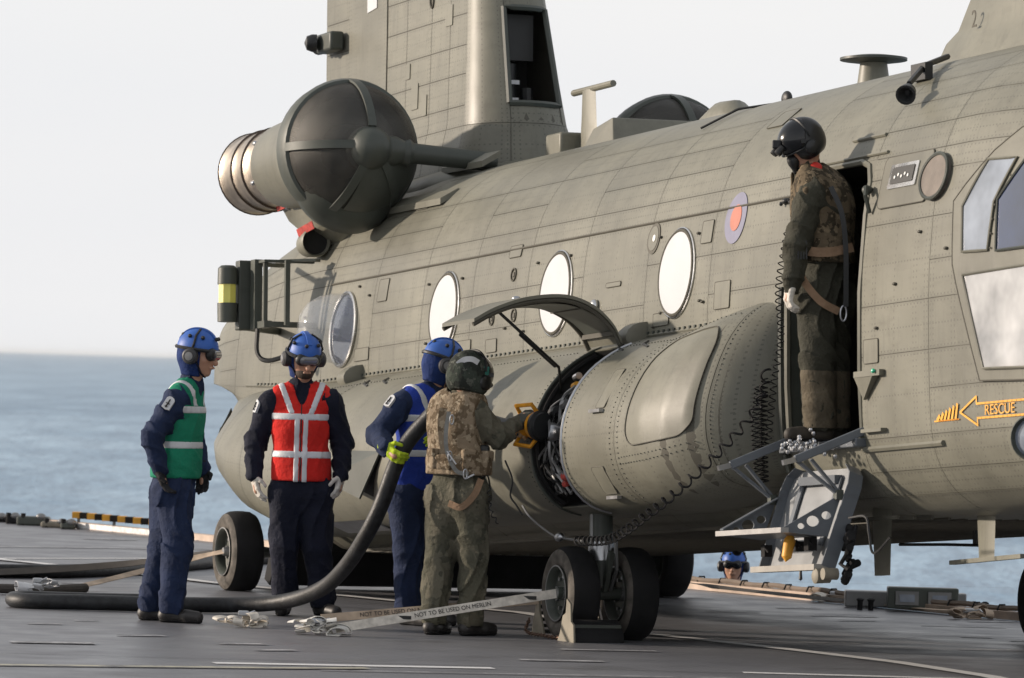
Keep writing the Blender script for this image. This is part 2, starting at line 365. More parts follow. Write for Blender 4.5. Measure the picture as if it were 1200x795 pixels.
def fus(u, a):
    v = np.interp(a, FA, FP[:, 0]); w = np.interp(a, FA, FP[:, 1])
    k = np.interp(u, UU, SVs); db = np.interp(u, UU, DB); dt = np.interp(u, UU, DT)
    w2 = w + db * (1 - sst((w - .7) / 1.5)) + dt * sst((w - 2.2) / 1.2)
    return np.array([u, -v * k, w2])
def fnorm(u, a, sv=1):
    e = .01; p = fus(u + e, a) - fus(u - e, a); q = fus(u, min(a + e, FA[-1])) - fus(u, max(a - e, 0))
    n = np.cross(p, q); n /= np.linalg.norm(n) + 1e-9
    c = fus(u, a) - np.array([u, 0, 2.1])
    return n if n @ c > 0 else -n
WA = lambda w: float(np.interp(w, FP[12:, 1], FA[12:]))       # height on the starboard side -> arc position
def fs_(u, w, off=0.0):       # a point on the starboard side surface
    a = WA(w); return fus(u, a) + fnorm(u, a) * off
# sponson surface
SS = catmull([(1.18, .79), (1.5, .79), (1.73, .85), (1.88, 1.02), (1.92, 1.24), (1.875, 1.46), (1.74, 1.67), (1.52, 1.83), (1.24, 1.925)], 10)
SA = np.concatenate([[0], np.cumsum(np.linalg.norm(np.diff(SS, axis=0), axis=1))])
SU = [-8.3, -8.1, -7.7, -7.2, -6.6, -5.6, 1.2, 1.6, 1.85, 2.03, 2.18, 2.28, 2.34]
SK = [.10, .30, .55, .76, .92, 1.0, 1, .985, .92, .80, .60, .34, .06]
SB = [.95, .75, .50, .34, .18, 0, 0, .02, .05, .09, .14, .19, .22]      # bottom lift
ST = [0, .02, .03, .03, .02, 0, 0, .06, .10, .12, .12, .11, .10]
def spo(u, a):
    v = np.interp(a, SA, SS[:, 0]); w = np.interp(a, SA, SS[:, 1])
    k = np.interp(u, SU, SK); b = np.interp(u, SU, SB); t = np.interp(u, SU, ST)
    return np.array([u, -(1.2 + (v - 1.2) * k), w + b * (1 - sst((w - .79) / 1.0)) + t * sst((w - 1.4) / .5)])
def spnorm(u, a):
    e = .02; p = spo(u + e, a) - spo(u - e, a); q = spo(u, min(a + e, SA[-1])) - spo(u, max(a - e, 0))
    n = np.cross(p, q); n /= np.linalg.norm(n) + 1e-9
    return n if n @ (spo(u, a) - np.array([u, -1.0, 1.2])) > 0 else -n
SWA = lambda w: float(np.interp(w, SS[:, 1], SA))
def sp_(u, w, off=0.0):
    a = SWA(w); return spo(u, a) + spnorm(u, a) * off
def skin(fn, nf, us, as_, du, da, hole=None, sign=1, off=0.0):
    """a lofted skin as one mesh, cells whose centre is in a hole are left out"""
    U = [us[0]];
    for a, b in zip(us[:-1], us[1:]):
        k = max(1, round((b - a) / du)); U += [a + (b - a) * i / k for i in range(1, k + 1)]
    Aa = [as_[0]]
    for a, b in zip(as_[:-1], as_[1:]):
        k = max(1, round((b - a) / da)); Aa += [a + (b - a) * i / k for i in range(1, k + 1)]
    vs = []; fs = []
    for u in U:
        for a in Aa:
            p = fn(u, a) + nf(u, a) * off; vs.append((p[0], p[1] * sign, p[2]))
    n = len(Aa)
    for i in range(len(U) - 1):
        for j in range(n - 1):
            if hole and hole((U[i] + U[i + 1]) / 2, (Aa[j] + Aa[j + 1]) / 2): continue
            fs.append((i * n + j, i * n + j + 1, (i + 1) * n + j + 1, (i + 1) * n + j))
    return vs, fs
def panel(fn, nf, u0, u1, a0, a1, parent, mt='green_rivet', gap=.0022, off=.0045, sub=(3, 3), name='skin_panel', sign=1, acc=None):
    nu, na = sub; vs = []; fs = []; pa = []; pb = []; pg = []
    ue, ae = u1 - u0, a1 - a0
    for ring, o in ((0, off), (1, -.004)):
        for i in range(nu + 1):
            for j in range(na + 1):
                if ring and 0 < i < nu and 0 < j < na: continue
                u = u0 + gap + (ue - 2 * gap) * i / nu; a = a0 + gap + (ae - 2 * gap) * j / na
                p = fn(u, a) + nf(u, a) * o; vs.append((p[0], p[1] * sign, p[2]))
                pa.append((u - u0, a - a0)); pb.append((u1 - u, a1 - a)); pg.append((u, a))
    idx = lambda i, j: i * (na + 1) + j
    fs = [(idx(i, j), idx(i, j + 1), idx(i + 1, j + 1), idx(i + 1, j)) for i in range(nu) for j in range(na)]
    border = [(i, 0) for i in range(nu + 1)] + [(nu, j) for j in range(1, na + 1)] + [(i, na) for i in range(nu - 1, -1, -1)] + [(0, j) for j in range(na - 1, 0, -1)]
    low = {}; c = (nu + 1) * (na + 1)
    for i in range(nu + 1):
        for j in range(na + 1):
            if 0 < i < nu and 0 < j < na: continue
            low[(i, j)] = c; c += 1
    for k_ in range(len(border)):
        p, q = border[k_], border[(k_ + 1) % len(border)]
        fs.append((idx(*p), idx(*q), low[q], low[p]))
    if acc is not None:
        k = len(acc[0]); acc[0].extend(vs); acc[1].extend(tuple(i + k for i in f) for f in fs); acc[2].extend(pa); acc[3].extend(pb); acc[4].extend(pg); return None
    return mesh(name, vs, fs, mt, parent, uvs={'pa': pa, 'pb': pb, 'pg': pg}, fix=False, angle=40)
# fuselage base skin
DOOR = (2.40, 3.46, 1.14, 2.78)
def fhole(u, a): return DOOR[0] < u < DOOR[1] and WA(DOOR[2]) < a < WA(DOOR[3])
UE = [-9.3, -9.0, -8.6, -8.2, -7.33, -6.6, -6.15, -5.1, -4.05, -3.05, -2.0, -.98, .12, 1.17, 1.95, 2.40, 3.46, 4.40, 4.8, 5.3, 5.8, 6.2, 6.6, 7.0, 7.4, 7.8, 8.0, 8.3]
AE = [0.0, WA(.76) if False else .5, 1.0, 1.2]
WR = [.95, 1.14, 1.40, 1.62, 1.91, 2.13, 2.38, 2.65, 2.78, 2.94, 3.10, 3.24, 3.36, 3.45]
AR = [WA(w) for w in WR]
Afull = [0.0, .5, .95, 1.12] + AR + [FA[-1]]
vs, fs2 = skin(fus, fnorm, UE, Afull, .3, .12, fhole)
fuselage = mesh('fuselage', vs, fs2, 'seam_dark', heli)
vs, fs2 = skin(fus, fnorm, UE, Afull, .3, .12, None, -1)
mesh('port_skin', vs, fs2, 'seam_dark', heli)
ends = MB()
for u in (-9.3,):
    ring = [V(fus(u, a)) for a in np.linspace(0, FA[-1], 24)]; ring += [V(p.x, -p.y, p.z) for p in reversed(ring[1:-1])]
    ends.add(ring, [tuple(range(len(ring)))])
ends.obj('aft_bulkhead', 'green_paint', heli)
acc = ([], [], [], [], [])
PU = [-9.0, -8.2, -7.33, -6.15, -5.1, -4.05, -3.05, -2.0, -.98, .12, 1.17, 2.40, 3.46, 4.40, 5.6, 6.6, 7.4]
for i in range(len(PU) - 1):
    u0, u1 = PU[i], PU[i + 1]; um = (u0 + u1) / 2
    rows = [0.0, .55, 1.12] + AR + [FA[-1]]; keep = {0.0, 1.12, AR[1], AR[4], AR[7], AR[8], FA[-1]}; mr_ = random.Random(i * 7 + 1)
    rows = [a for a in rows if a in keep or mr_.random() > .30]
    for j in range(len(rows) - 1):
        a0, a1 = rows[j], rows[j + 1]; am = (a0 + a1) / 2
        if not (fhole(um, am)):
            wj = fus(um, am)[2]
            if wj > 1.85 or um > 3.3 or (um > 2.3 and wj < 1.2): panel(fus, fnorm, u0, u1, a0, a1, fuselage, sub=(4 if u1 - u0 > .7 else 3, max(3, math.ceil((a1 - a0) / .07))))
            else: panel(fus, fnorm, u0, u1, a0, a1, None, acc=acc, sub=(4, max(3, math.ceil((a1 - a0) / .07))))
        panel(fus, fnorm, u0, u1, a0, a1, None, sign=-1, acc=acc, sub=(4, max(3, math.ceil((a1 - a0) / .07))))
mesh('port_and_lower_panels', acc[0], acc[1], 'green_rivet', fuselage, uvs={'pa': acc[2], 'pb': acc[3], 'pg': acc[4]}, kind='stuff', fix=False, angle=40)
# door surround and cabin inside
def strip_along(pts, w, off, fn=fs_, t=.02):     # raised strip following (u, w) points on a surface
    mb = MB(); P = [V(fn(u, z, off)) for u, z in pts]; return mb, P
door_ring = [(2.40, 1.14), (2.40, 1.5), (2.40, 2.0), (2.40, 2.45), (2.42, 2.65), (2.50, 2.75), (2.62, 2.785), (3.0, 2.785), (3.26, 2.785), (3.38, 2.75), (3.45, 2.65), (3.46, 2.45), (3.46, 2.0), (3.46, 1.5), (3.46, 1.14), (2.40, 1.14)]
MB().tube([V(fs_(u, w, .004)) for u, w in door_ring], .020, 6, False).obj('door_frame', 'green_paint', heli)
for sgn, uc in ((1, 2.40), (-1, 3.46)):
    fil = MB(); q = [(uc, 2.785), (uc, 2.60), (uc + sgn * .03, 2.68), (uc + sgn * .09, 2.745), (uc + sgn * .2, 2.785)]
    fil.add([V(fs_(u, w, .003)) for u, w in q], [tuple(range(5))])
    fil.obj('door_corner', 'green_rivet', heli)
jb = MB()
for uc in (2.40, 3.46):
    P = [V(fs_(uc, w, 0)) for w in np.linspace(1.14, 2.785, 10)]; Q = [p + V(0, .16, 0) for p in P]
    jb.add(P + Q, [(i, i + 1, 11 + i, 10 + i) for i in range(9)])
jb.obj('door_jamb', 'dark_green', heli)
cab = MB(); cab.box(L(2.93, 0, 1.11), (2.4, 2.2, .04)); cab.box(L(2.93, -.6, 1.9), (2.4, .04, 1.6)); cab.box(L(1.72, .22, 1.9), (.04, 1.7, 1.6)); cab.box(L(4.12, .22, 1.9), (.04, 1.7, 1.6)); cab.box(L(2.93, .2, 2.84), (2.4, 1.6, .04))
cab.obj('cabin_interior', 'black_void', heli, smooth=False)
sill = MB().box(L(2.93, 1.25, 1.125), (1.12, .14, .05)); sill.obj('door_sill', 'grey_alloy', heli, smooth=False, bevel=.006)
# ------------------------------------------------------------------ patches laid on the skin
def patch(name, outline, mt, parent, off=.012, t=.012, fn=fs_, rings=4, smooth=True):
    """closed outline in (u, w) laid on the surface, standing off it with its own thickness"""
    O = np.array(outline, float); c = O.mean(axis=0); n = len(O); vs = []; fs = []
    for r_ in range(rings):
        k = 1 - r_ / rings
        for p in O: q = c + (p - c) * k; vs.append(fn(q[0], q[1], off))
    vs.append(fn(c[0], c[1], off)); ci = len(vs) - 1
    for r_ in range(rings - 1):
        for i in range(n): fs.append((r_ * n + i, r_ * n + (i + 1) % n, (r_ + 1) * n + (i + 1) % n, (r_ + 1) * n + i))
    for i in range(n): fs.append(((rings - 1) * n + i, (rings - 1) * n + (i + 1) % n, ci))
    b0 = len(vs)
    for p in O: vs.append(fn(p[0], p[1], off - t))
    for i in range(n): fs.append((i, b0 + i, b0 + (i + 1) % n, (i + 1) % n))
    return mesh(name, vs, fs, mt, parent, smooth, fix=True, angle=40)
def circ(u, w, r, n=32, ku=1.0): return [(u + r * ku * math.cos(2 * math.pi * i / n), w + r * math.sin(2 * math.pi * i / n)) for i in range(n)]
def rrect(u0, u1, w0, w1, r=.03, n=4):
    out = []
    for cx, cy, a0 in ((u1 - r, w1 - r, 0), (u0 + r, w1 - r, 90), (u0 + r, w0 + r, 180), (u1 - r, w0 + r, 270)):
        for i in range(n + 1): a = R(a0 + 90 * i / n); out.append((cx + r * math.cos(a), cy + r * math.sin(a)))
    return out
def rim(name, outline, r, mt, parent, off=.014, fn=fs_):
    P = [V(fn(u, w, off)) for u, w in outline]; P += [P[0], P[1]]; return MB().tube(P, r, 6, False).obj(name, mt, parent)
def dense(outline, step=.06):
    out = []
    for i, p in enumerate(outline):
        q = outline[(i + 1) % len(outline)]; d = math.hypot(q[0] - p[0], q[1] - p[1]); k = max(1, int(d / step))
        out += [(p[0] + (q[0] - p[0]) * j / k, p[1] + (q[1] - p[1]) * j / k) for j in range(k)]
    return out
for uc in (.64, -1.44, -3.57):
    pw = patch('porthole', circ(uc, 2.30, .262), 'plain_white', heli, .022, .022)  # plain white discs fill the portholes
    rim('porthole_frame', circ(uc, 2.30, .266, 40), .010, 'seam_dark', pw, .018); rim('seal', circ(uc, 2.30, .283, 40), .008, 'chrome_trim', pw, .010)
pw = patch('bubble_window', circ(-5.69, 2.30, .255), 'dark_glass', heli, .012, .012); pw['label'] = 'dark round window under a clear bubble dome'  # opaque disc: the darkness of the interior behind is put into its colour
rim('porthole_frame', circ(-5.69, 2.30, .268, 40), .014, 'chrome_trim', pw, .014)
c0 = V(fs_(-5.69, 2.30, .012)); nrm = V(fnorm(-5.69, WA(2.3)))
MB().lathe(c0, nrm, [(0, .262), (.10, .255), (.20, .222), (.28, .165), (.325, .09), (.34, .0)], 32, False).obj('bubble_dome', 'clear_bubble', pw)
# roundel and small marks
rd = patch('roundel', circ(1.49, 2.585, .160), 'roundel_blue', heli, .010, .004); patch('roundel_centre', circ(1.50, 2.585, .082), 'roundel_red', rd, .0135, .004)
gr = patch('marker_ring', circ(.18, 2.55, .10), 'seam_dark', heli, .010, .004); patch('marker_ring_inside', circ(.18, 2.55, .078), 'green_paint', gr, .0125, .003); patch('marker_dot', circ(.20, 2.55, .022, 12), 'white_ink', gr, .016, .004)
# door-side details forward of the door
pn = patch('equipment_panel', rrect(3.62, 4.28, 2.475, 2.775, .04), 'green_rivet', heli, .014, .010)
rim('panel_edge', rrect(3.62, 4.28, 2.475, 2.775, .04), .004, 'seam_dark', pn, .012)
lp = patch('lamp_box', rrect(3.74, 4.12, 2.58, 2.72, .01), 'chrome_trim', pn, .022, .010); patch('lamp_face', rrect(3.78, 4.08, 2.605, 2.70, .008), 'black_plastic', pn, .027, .006)
for q in range(5): patch('lamp_dot', circ(3.84 + .045 * q, 2.64 + .012 * (q % 2), .010, 8), 'white_ink', pn, .032, .004, rings=1)
gl = patch('round_grille', circ(4.385, 2.605, .125, 32, 1.35), 'screen_mesh', heli, .030, .03); rim('grille_ring', circ(4.385, 2.605, .128, 36, 1.35), .012, 'dark_green', gl, .03)
mat('grille_tan', (.16, .135, .115), .6, var=.3, bump=.9, bscale=220); gl.data.materials[0] = MATS['grille_tan']
# cockpit door frame and glazing
fo = dense([(5.62, 2.83), (5.35, 2.82), (5.09, 2.70), (4.69, 2.44), (4.74, 2.08), (5.07, 1.41), (5.62, 1.39), (6.25, 1.45), (6.3, 2.75)], .12)
cf = patch('cockpit_door', fo, 'green_paint', heli, .022, .02, rings=8); rim('door_edge', fo, .006, 'seam_dark', cf, .020)
for ol, mt_, lab in (([(5.06, 2.65), (5.40, 2.64), (5.20, 2.40), (5.17, 2.13), (4.87, 2.14), (4.83, 2.4)], 'pale_glass', 'narrow pale side window'),
                     ([(5.50, 2.62), (5.90, 2.62), (6.1, 2.4), (6.1, 2.12), (5.27, 2.12), (5.24, 2.41)], 'dark_glass', 'blue tinted main side window'),
                     ([(4.89, 2.01), (5.61, 2.02), (6.0, 2.0), (6.0, 1.5), (5.61, 1.46), (5.13, 1.475)], 'silver_glass', 'large silvery lower window')):
    wn = patch('cockpit_window', dense(ol, .08), mt_, cf, .028, .008, rings=6); wn['label'] = lab
    rim('window_edge', dense(ol, .08), .009, 'dark_green' if mt_ == 'dark_glass' else 'green_paint', cf, .030)
bo = MB()
for ol in ([(5.60, 2.70), (5.36, 2.54), (5.215, 2.38), (5.20, 2.30), (5.20, 2.22), (5.20, 2.14)],):
    for p, q in ol: bo.lathe(V(fs_(p, q, .028)), fnorm(p, WA(q)), [(0, .007), (.005, .006), (.008, 0)], 8)
bo.obj('bolt_row', 'seam_dark', cf)
# rescue arrow and hatching, flat print
def text(name, s, size, mt, parent, P, X, Y, extr=.0015, center=True, sx=1.0):
    cu = bpy.data.curves.new(name, 'FONT'); cu.body = s; cu.size = size; cu.extrude = extr
    cu.align_x = 'CENTER' if center else 'LEFT'; cu.align_y = 'CENTER' if center else 'BOTTOM_BASELINE'
    o = bpy.data.objects.new(name, cu); COL.objects.link(o); bpy.context.view_layer.update()
    me = bpy.data.meshes.new_from_object(o); bpy.data.objects.remove(o)
    X = V(X).normalized(); Y = V(Y); Y = (Y - X * Y.dot(X)).normalized(); Z = X.cross(Y); Mx = Matrix(((X.x * sx, Y.x, Z.x, P[0]), (X.y * sx, Y.y, Z.y, P[1]), (X.z * sx, Y.z, Z.z, P[2]), (0, 0, 0, 1)))
    me.transform(Mx); me.materials.clear(); me.materials.append(M(mt)); o = bpy.data.objects.new(name, me); return link(o, parent)
def stroke(mb, pts, w, off, fn=fs_, t=.003):
    pts = [np.array(p, float) for p in dense(list(pts) + [pts[-1]], .05)] if len(pts) > 2 or True else pts
    seq = pts[:-1] if len(pts) > 2 and np.allclose(pts[-1], pts[-2]) else pts
    for a, b in zip(seq[:-1], seq[1:]):
        d = b - a; l = np.hypot(*d)
        if l < 1e-6: continue
        d /= l; q = np.array([-d[1], d[0]]) * w / 2; a2 = a - d * w * .3; b2 = b + d * w * .3
        c = [a2 - q, a2 + q, b2 + q, b2 - q]; mb.add([V(fn(p[0], p[1], off)) for p in c], [(0, 1, 2, 3)])
ar = MB(); stroke(ar, [(6.35, 1.285), (5.0, 1.285), (5.0, 1.325), (4.80, 1.245), (5.0, 1.165), (5.0, 1.205), (6.35, 1.20)], .012, .011)
arrow = ar.obj('rescue_arrow', 'orange_mark', heli, smooth=False)
p_ = fs_(5.27, 1.243, .012); x_ = V(fs_(5.5, 1.243, 0)) - V(fs_(5.3, 1.243, 0))
text('rescue_lettering', 'RESCUE', .082, 'orange_mark', arrow, p_, x_, (0, 0, 1), sx=1.25)
hm = MB()
for q in range(6):
    u = 4.50 + .048 * q; stroke(hm, [(u, 1.215), (u + .03, 1.225 + .011 * q + .01)], .022, .011)
stroke(hm, [(4.46, 1.208), (4.78, 1.208)], .008, .011); hm.obj('step_marking', 'orange_mark', heli, smooth=False)
# belly/door hinge strips and small access panels, handles and brackets
for (a, b, c, d) in [(-2.42, -2.20, 2.60, 2.68), (1.28, 1.52, 2.03, 2.20), (.98, 1.15, 2.46, 2.60), (-5.02, -4.82, 2.46, 2.62), (1.3, 1.55, 3.16, 3.27), (-4.95, -4.7, 3.12, 3.22), (-2.7, -2.5, 1.97, 2.06), (.3, .55, 1.98, 2.06), (3.52, 3.72, 1.58, 1.72), (-.55, -.3, 2.28, 2.31), (-3.3, -3.0, 2.0, 2.08), (-5.4, -5.1, 2.05, 2.14)]:
    ap = patch('access_panel', rrect(a, b, c, d, .012), 'green_paint', heli, .011, .006); rim('panel_edge', rrect(a, b, c, d, .012), .0028, 'seam_dark', ap, .010)
stud = MB()
for (u, w) in [(.30, 2.55), (-1.84, 2.53), (-1.25, 2.54), (-3.95, 2.52), (-3.28, 2.52), (-2.0, 2.08), (.42, 2.06), (.30, 1.98), (1.05, 2.10), (1.10, 2.09), (-.6, 2.06), (3.95, 2.02), (3.7, 1.78), (-6.4, 2.25), (-5.2, 2.52), (-5.45, 2.60), (.93, 2.53), (-2.35, 2.12), (-3.9, 2.1), (-6.6, 2.44), (4.25, 2.30), (4.62, 2.18)]:
    stud.ell(fs_(u, w, .012), .020, .014, .010, 8, 5)
stud.obj('small_fittings', 'seam_dark', heli, kind='stuff')
for (u, w) in [(-2.28, 2.48), (-2.62, 2.20), (-2.2, 2.20)]:
    mk = rim('socket_ring', circ(u, w, .042, 16), .006, 'seam_dark', heli, .010); patch('socket', circ(u, w, .018, 10), 'seam_dark', mk, .012, .006, rings=1)
hn = MB().ell(fs_(-.70, 2.17, .02), .045, .03, .045); hn.obj('grab_light', 'chrome_trim', heli)
# latch fittings in front of the door
lt = MB().tube([V(fs_(3.50, 2.60, .01)), V(fs_(3.52, 2.60, .06)), V(fs_(3.56, 2.55, .07)), V(fs_(3.54, 2.46, .02))], .014, 6); lt.ell(fs_(3.50, 2.59, .04), .03, .03, .03); lt.obj('door_latch', 'dark_green', heli)
sk = MB().box(V(fs_(3.62, 1.52, .025)), (.36, .03, .035)); sk.add([V(fs_(3.47, 1.50, .01)), V(fs_(3.72, 1.50, .01)), V(fs_(3.55, 1.37, .01)), V(fs_(3.47, 1.50, .05)), V(fs_(3.72, 1.50, .05)), V(fs_(3.55, 1.37, .03))], [(0, 1, 2), (3, 5, 4), (0, 3, 4, 1), (1, 4, 5, 2), (2, 5, 3, 0)])
sk.obj('door_bracket', 'green_paint', heli, smooth=False); MB().ell(fs_(3.74, 1.53, .05), .014, .014, .014, 8, 6).obj('indicator_lamp', mat('green_lamp', (.05, .55, .32), .3), heli)
MB().box(V(fs_(3.66, 1.19, .02)), (.28, .05, .02)).obj('step_plate', 'green_paint', heli, smooth=False)
MB().tube([V(fs_(u, w, .01)) for u, w in [(3.0, 2.93), (3.2, 2.93), (3.46, 2.93)]], .012, 6).obj('drip_rail', 'green_paint', heli)
MB().tube([V(fs_(u, 2.815, .012)) for u in np.linspace(2.3, 3.6, 8)], .010, 6).obj('drip_rail', 'green_paint', heli)
MB().tube([V(fs_(u, 2.655, .008)) for u in np.linspace(-6.1, 2.38, 40)], .008, 6).obj('skin_joint', 'seam_dark', heli)
MB().tube([V(fs_(u, 1.085, .012)) for u in np.linspace(3.46, 4.55, 10)], .018, 6).obj('rubbing_strip', 'green_paint', heli)
# ------------------------------------------------------------------ sponson (fuel tank pod) with the open filler bay
SLOT = (-.18, .34, .84, 1.84)
SUe = [-8.3, -8.2, -8.1, -7.9, -7.7, -7.2, -6.6, -6.0, -5.6, -4.5, -2.4, -.18, .34, 1.2, 1.5, 1.7, 1.85, 1.95, 2.03, 2.1, 2.18, 2.23, 2.28, 2.31, 2.34]
sA = [0, SWA(.84), SWA(1.3), SWA(1.84), SA[-1]]
shole = lambda u, a: SLOT[0] < u < SLOT[1] and SWA(SLOT[2]) < a < SWA(SLOT[3])
vs, f_ = skin(spo, spnorm, SUe, sA, .25, .06, shole)
sponson = mesh('sponson', vs, f_, 'seam_dark', heli)
vs, f_ = skin(spo, spnorm, SUe, sA, .25, .06, None, -1); mesh('port_sponson', vs, f_, 'green_paint', heli, fix=False)
SPU = [-8.1, -7.2, -6.2, -4.7, -2.5, -.18, .34, 1.22, 2.12, 2.33]
for i in range(len(SPU) - 1):
    u0, u1 = SPU[i], SPU[i + 1]; n_ = max(5, round((u1 - u0) / .12))
    if i == 5:
        panel(spo, spnorm, u0, u1, 0, SWA(.84), sponson, sub=(3, 6)); panel(spo, spnorm, u0, u1, SWA(1.84), SA[-1], sponson, sub=(3, 3))
    else: panel(spo, spnorm, u0, u1, 0, SA[-1], sponson, sub=(n_, 26))
    
# bay walls, backing and rims
bay = MB(); aa = np.linspace(SWA(SLOT[2]), SWA(SLOT[3]), 16)
for uc in SLOT[:2]:
    P = [V(spo(uc, a)) for a in aa]; Q = [V(uc, -(1.24 + (-p.y - 1.24) * .25), 1.35 + (p.z - 1.35) * .8) for p in P]
    bay.add(P + Q, [(i, i + 1, 17 + i, 16 + i) for i in range(15)])
P = [V(spo(SLOT[0], a)) for a in aa]; Q0 = [V(SLOT[0], -(1.24 + (-p.y - 1.24) * .25), 1.35 + (p.z - 1.35) * .8) for p in P]; Q1 = [V(SLOT[1], q.y, q.z) for q in Q0]
bay.add(Q0 + Q1, [(i, i + 1, 17 + i, 16 + i) for i in range(15)])
for j in (0, 15): bay.add([V(spo(SLOT[0], aa[j])), V(spo(SLOT[1], aa[j])), Q1[j], Q0[j]], [(0, 1, 2, 3)])
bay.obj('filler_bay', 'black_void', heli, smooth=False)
for uc in SLOT[:2]: MB().tube([V(spo(uc, a) + spnorm(uc, a) * .006) for a in np.linspace(SWA(.80), SWA(1.86), 22)], .010, 6).obj('bay_rim', 'dark_green' if uc < 0 else 'steel', heli)
for uc in (-.155,):
    MB().tube([V(spo(uc, a) + spnorm(uc, a) * -.03) for a in aa], .016, 6).obj('bay_seal', 'black_rubber', heli)
tank = MB(); Pi = [(1.24 + (-p.y - 1.24) * .62, 1.35 + (p.z - 1.35) * .9) for p in P]
for i, u in enumerate((-.27, .24)):
    pass
tank.loft([[L(u, v, w) for v, w in Pi] + [L(u, 1.24, w) for v, w in reversed(Pi)] for u in (-.03, .32)]); tank.obj('bladder_tank', 'dark_green', heli, smooth=False)
pr = random.Random(9)
def bay_pt(u, w, d): return V(spo(u, SWA(w)) - spnorm(u, SWA(w)) * d)
for i in range(22):
    u = pr.uniform(-.14, .28); w = pr.uniform(1.2, 1.75); pts = []
    for k_ in range(6): pts.append(bay_pt(min(.31, max(-.15, u + pr.uniform(-.13, .13))), min(1.80, max(.9, w - .12 * k_ + pr.uniform(-.04, .04))), pr.uniform(.02, .09)))
    MB().tube([V(*p) for p in catmull(pts, 5)], pr.choice([.006, .008, .012]), 5).obj('pipe', pr.choice(['pipe_grey', 'black_plastic', 'black_rubber', 'black_plastic', 'pipe_grey']), heli)
for (u, w, r_, mt_) in [(.10, 1.63, .028, 'orange_mark'), (-.02, 1.70, .03, 'steel'), (.15, 1.76, .02, 'orange_mark'), (.20, 1.0, .04, 'red_paint'), (.12, .95, .03, 'red_paint'), (0, 1.45, .045, 'black_plastic'), (.12, 1.5, .035, 'pipe_grey')]:
    p = bay_pt(u, w, .05); MB().cyl(p - V(r_, 0, 0), p + V(r_, 0, .01), r_ * .8, 10).obj('valve', mt_, heli)
mq = bay_pt(.20, 1.30, .02)
MB().lathe(mq, (-.3, -1, .1), [(-.10, .05), (0, .05), (.02, .06), (.05, .06), (.05, .045), (.0, .04)], 18).obj('filler_neck', 'steel', heli)
# open cover, hinged above the bay
prof = catmull([(1.47, 1.875), (1.53, 1.98), (1.66, 2.09), (1.85, 2.15), (2.10, 2.13), (2.32, 2.06), (2.47, 1.98)], 5)
for nm, t0, t1, mt_ in (('bay_cover', 0, .022, 'green_paint'), ):
    rings = []
    for u in (-.36, -.2, -.05, .1, .22):
        top = [L(u, v, w + t1) for v, w in prof]; bot = [L(u, v, w) for v, w in reversed(prof)]; rings.append(top + bot)
    cover = MB().loft(rings).obj(nm, mt_, heli, angle=30)
rb = MB()
for u in (-.34, .20): rb.tube([L(u, v, w - .015) for v, w in prof], .016, 6)
for i in (4, 12, 20, 26): rb.bar(L(-.34, prof[i][0], prof[i][1] - .02), L(.20, prof[i][0], prof[i][1] - .02), .02, .03)
rb.obj('cover_rib', 'seam_dark', heli, smooth=False)
MB().loft([[L(u, v, w - .006 - .03 * math.sin(i / 26 * math.pi)) for i, (v, w) in enumerate(prof[3:29])] for u in (-.30, .17)], cap=False, closed=False).obj('cover_lining', 'dark_green', heli)
MB().tube([L(.20, 2.30, 2.05), L(.05, 1.83, 1.72), L(-.22, 1.70, 1.55)], .010, 6).obj('cover_strut', 'black_plastic', heli)
MB().tube([L(.12, 2.12, 1.92), L(.02, 1.84, 1.73)], .015, 6).obj('cover_strut', 'black_plastic', heli)
MB().ell(L(-.40, 1.95, 2.18), .03, .03, .018).obj('cover_latch', 'steel', heli)
# raised side panel, scoops, hinge teeth, black patch for the aft recess
sp_pt = sp_
rp1 = patch('tank_side_panel', dense(rrect(1.40, 2.06, 1.16, 1.78, .12, 6), .05), 'green_paint', heli, .007, .02, sp_pt, rings=10); rim('panel_edge', dense(rrect(1.40, 2.06, 1.16, 1.78, .12, 6), .05), .0045, 'seam_dark', rp1, .010, sp_pt)
for (a, b, c, d) in [(.85, 1.00, 1.42, 1.66), (.80, 1.00, .90, 1.06)]:
    ap = patch('access_panel', rrect(a, b, c, d, .02), 'green_paint', heli, .011, .004, sp_pt); rim('panel_edge', rrect(a, b, c, d, .02), .0035, 'seam_dark', ap, .009, sp_pt)
for (u, w) in [(.90, 1.40), (.90, .885)]:
    MB().bar(V(sp_(u - .09, w, .02)), V(sp_(u + .09, w, .02)), .03, .02).obj('vent_louvre', 'steel', heli, smooth=False)
for uc, sc_ in ((.05, 1.0), (-5.35, .9)):
    q = MB(); 
    q.loft([[V(fs_(uc + du, 1.90, .0)) + V(0, -r_ * 1.5 * math.sin(t), r_ * 1.0 * math.cos(t) + .02) for t in np.linspace(-.3, math.pi * .9, 10)] for du, r_ in ((-.17 * sc_, .015), (-.12 * sc_, .08), (0, .10), (.14 * sc_, .10), (.15 * sc_, .085))])
    q.obj('air_scoop', 'green_paint', heli)
te = MB()
for u in np.arange(-7.6, 1.5, .085): te.box(V(fs_(u, 1.945, .010)), (.022, .010, .018))
te.obj('joint_bolts', 'dark_green', heli, kind='stuff', smooth=False)
MB().tube([V(fs_(u, 1.93, .004)) for u in np.linspace(-7.9, 2.2, 60)], .010, 6).obj('joint_strip', 'green_paint', heli)
for u in (.2, .62, -4.6, -4.2, -2.4): MB().tube([V(sp_(u, 1.86, .006)), V(sp_(u + .1, 1.83, .012)), V(sp_(u + .26, 1.81, .004))], .009, 5).obj('hand_grip', 'black_plastic', heli)
rvr = MB()
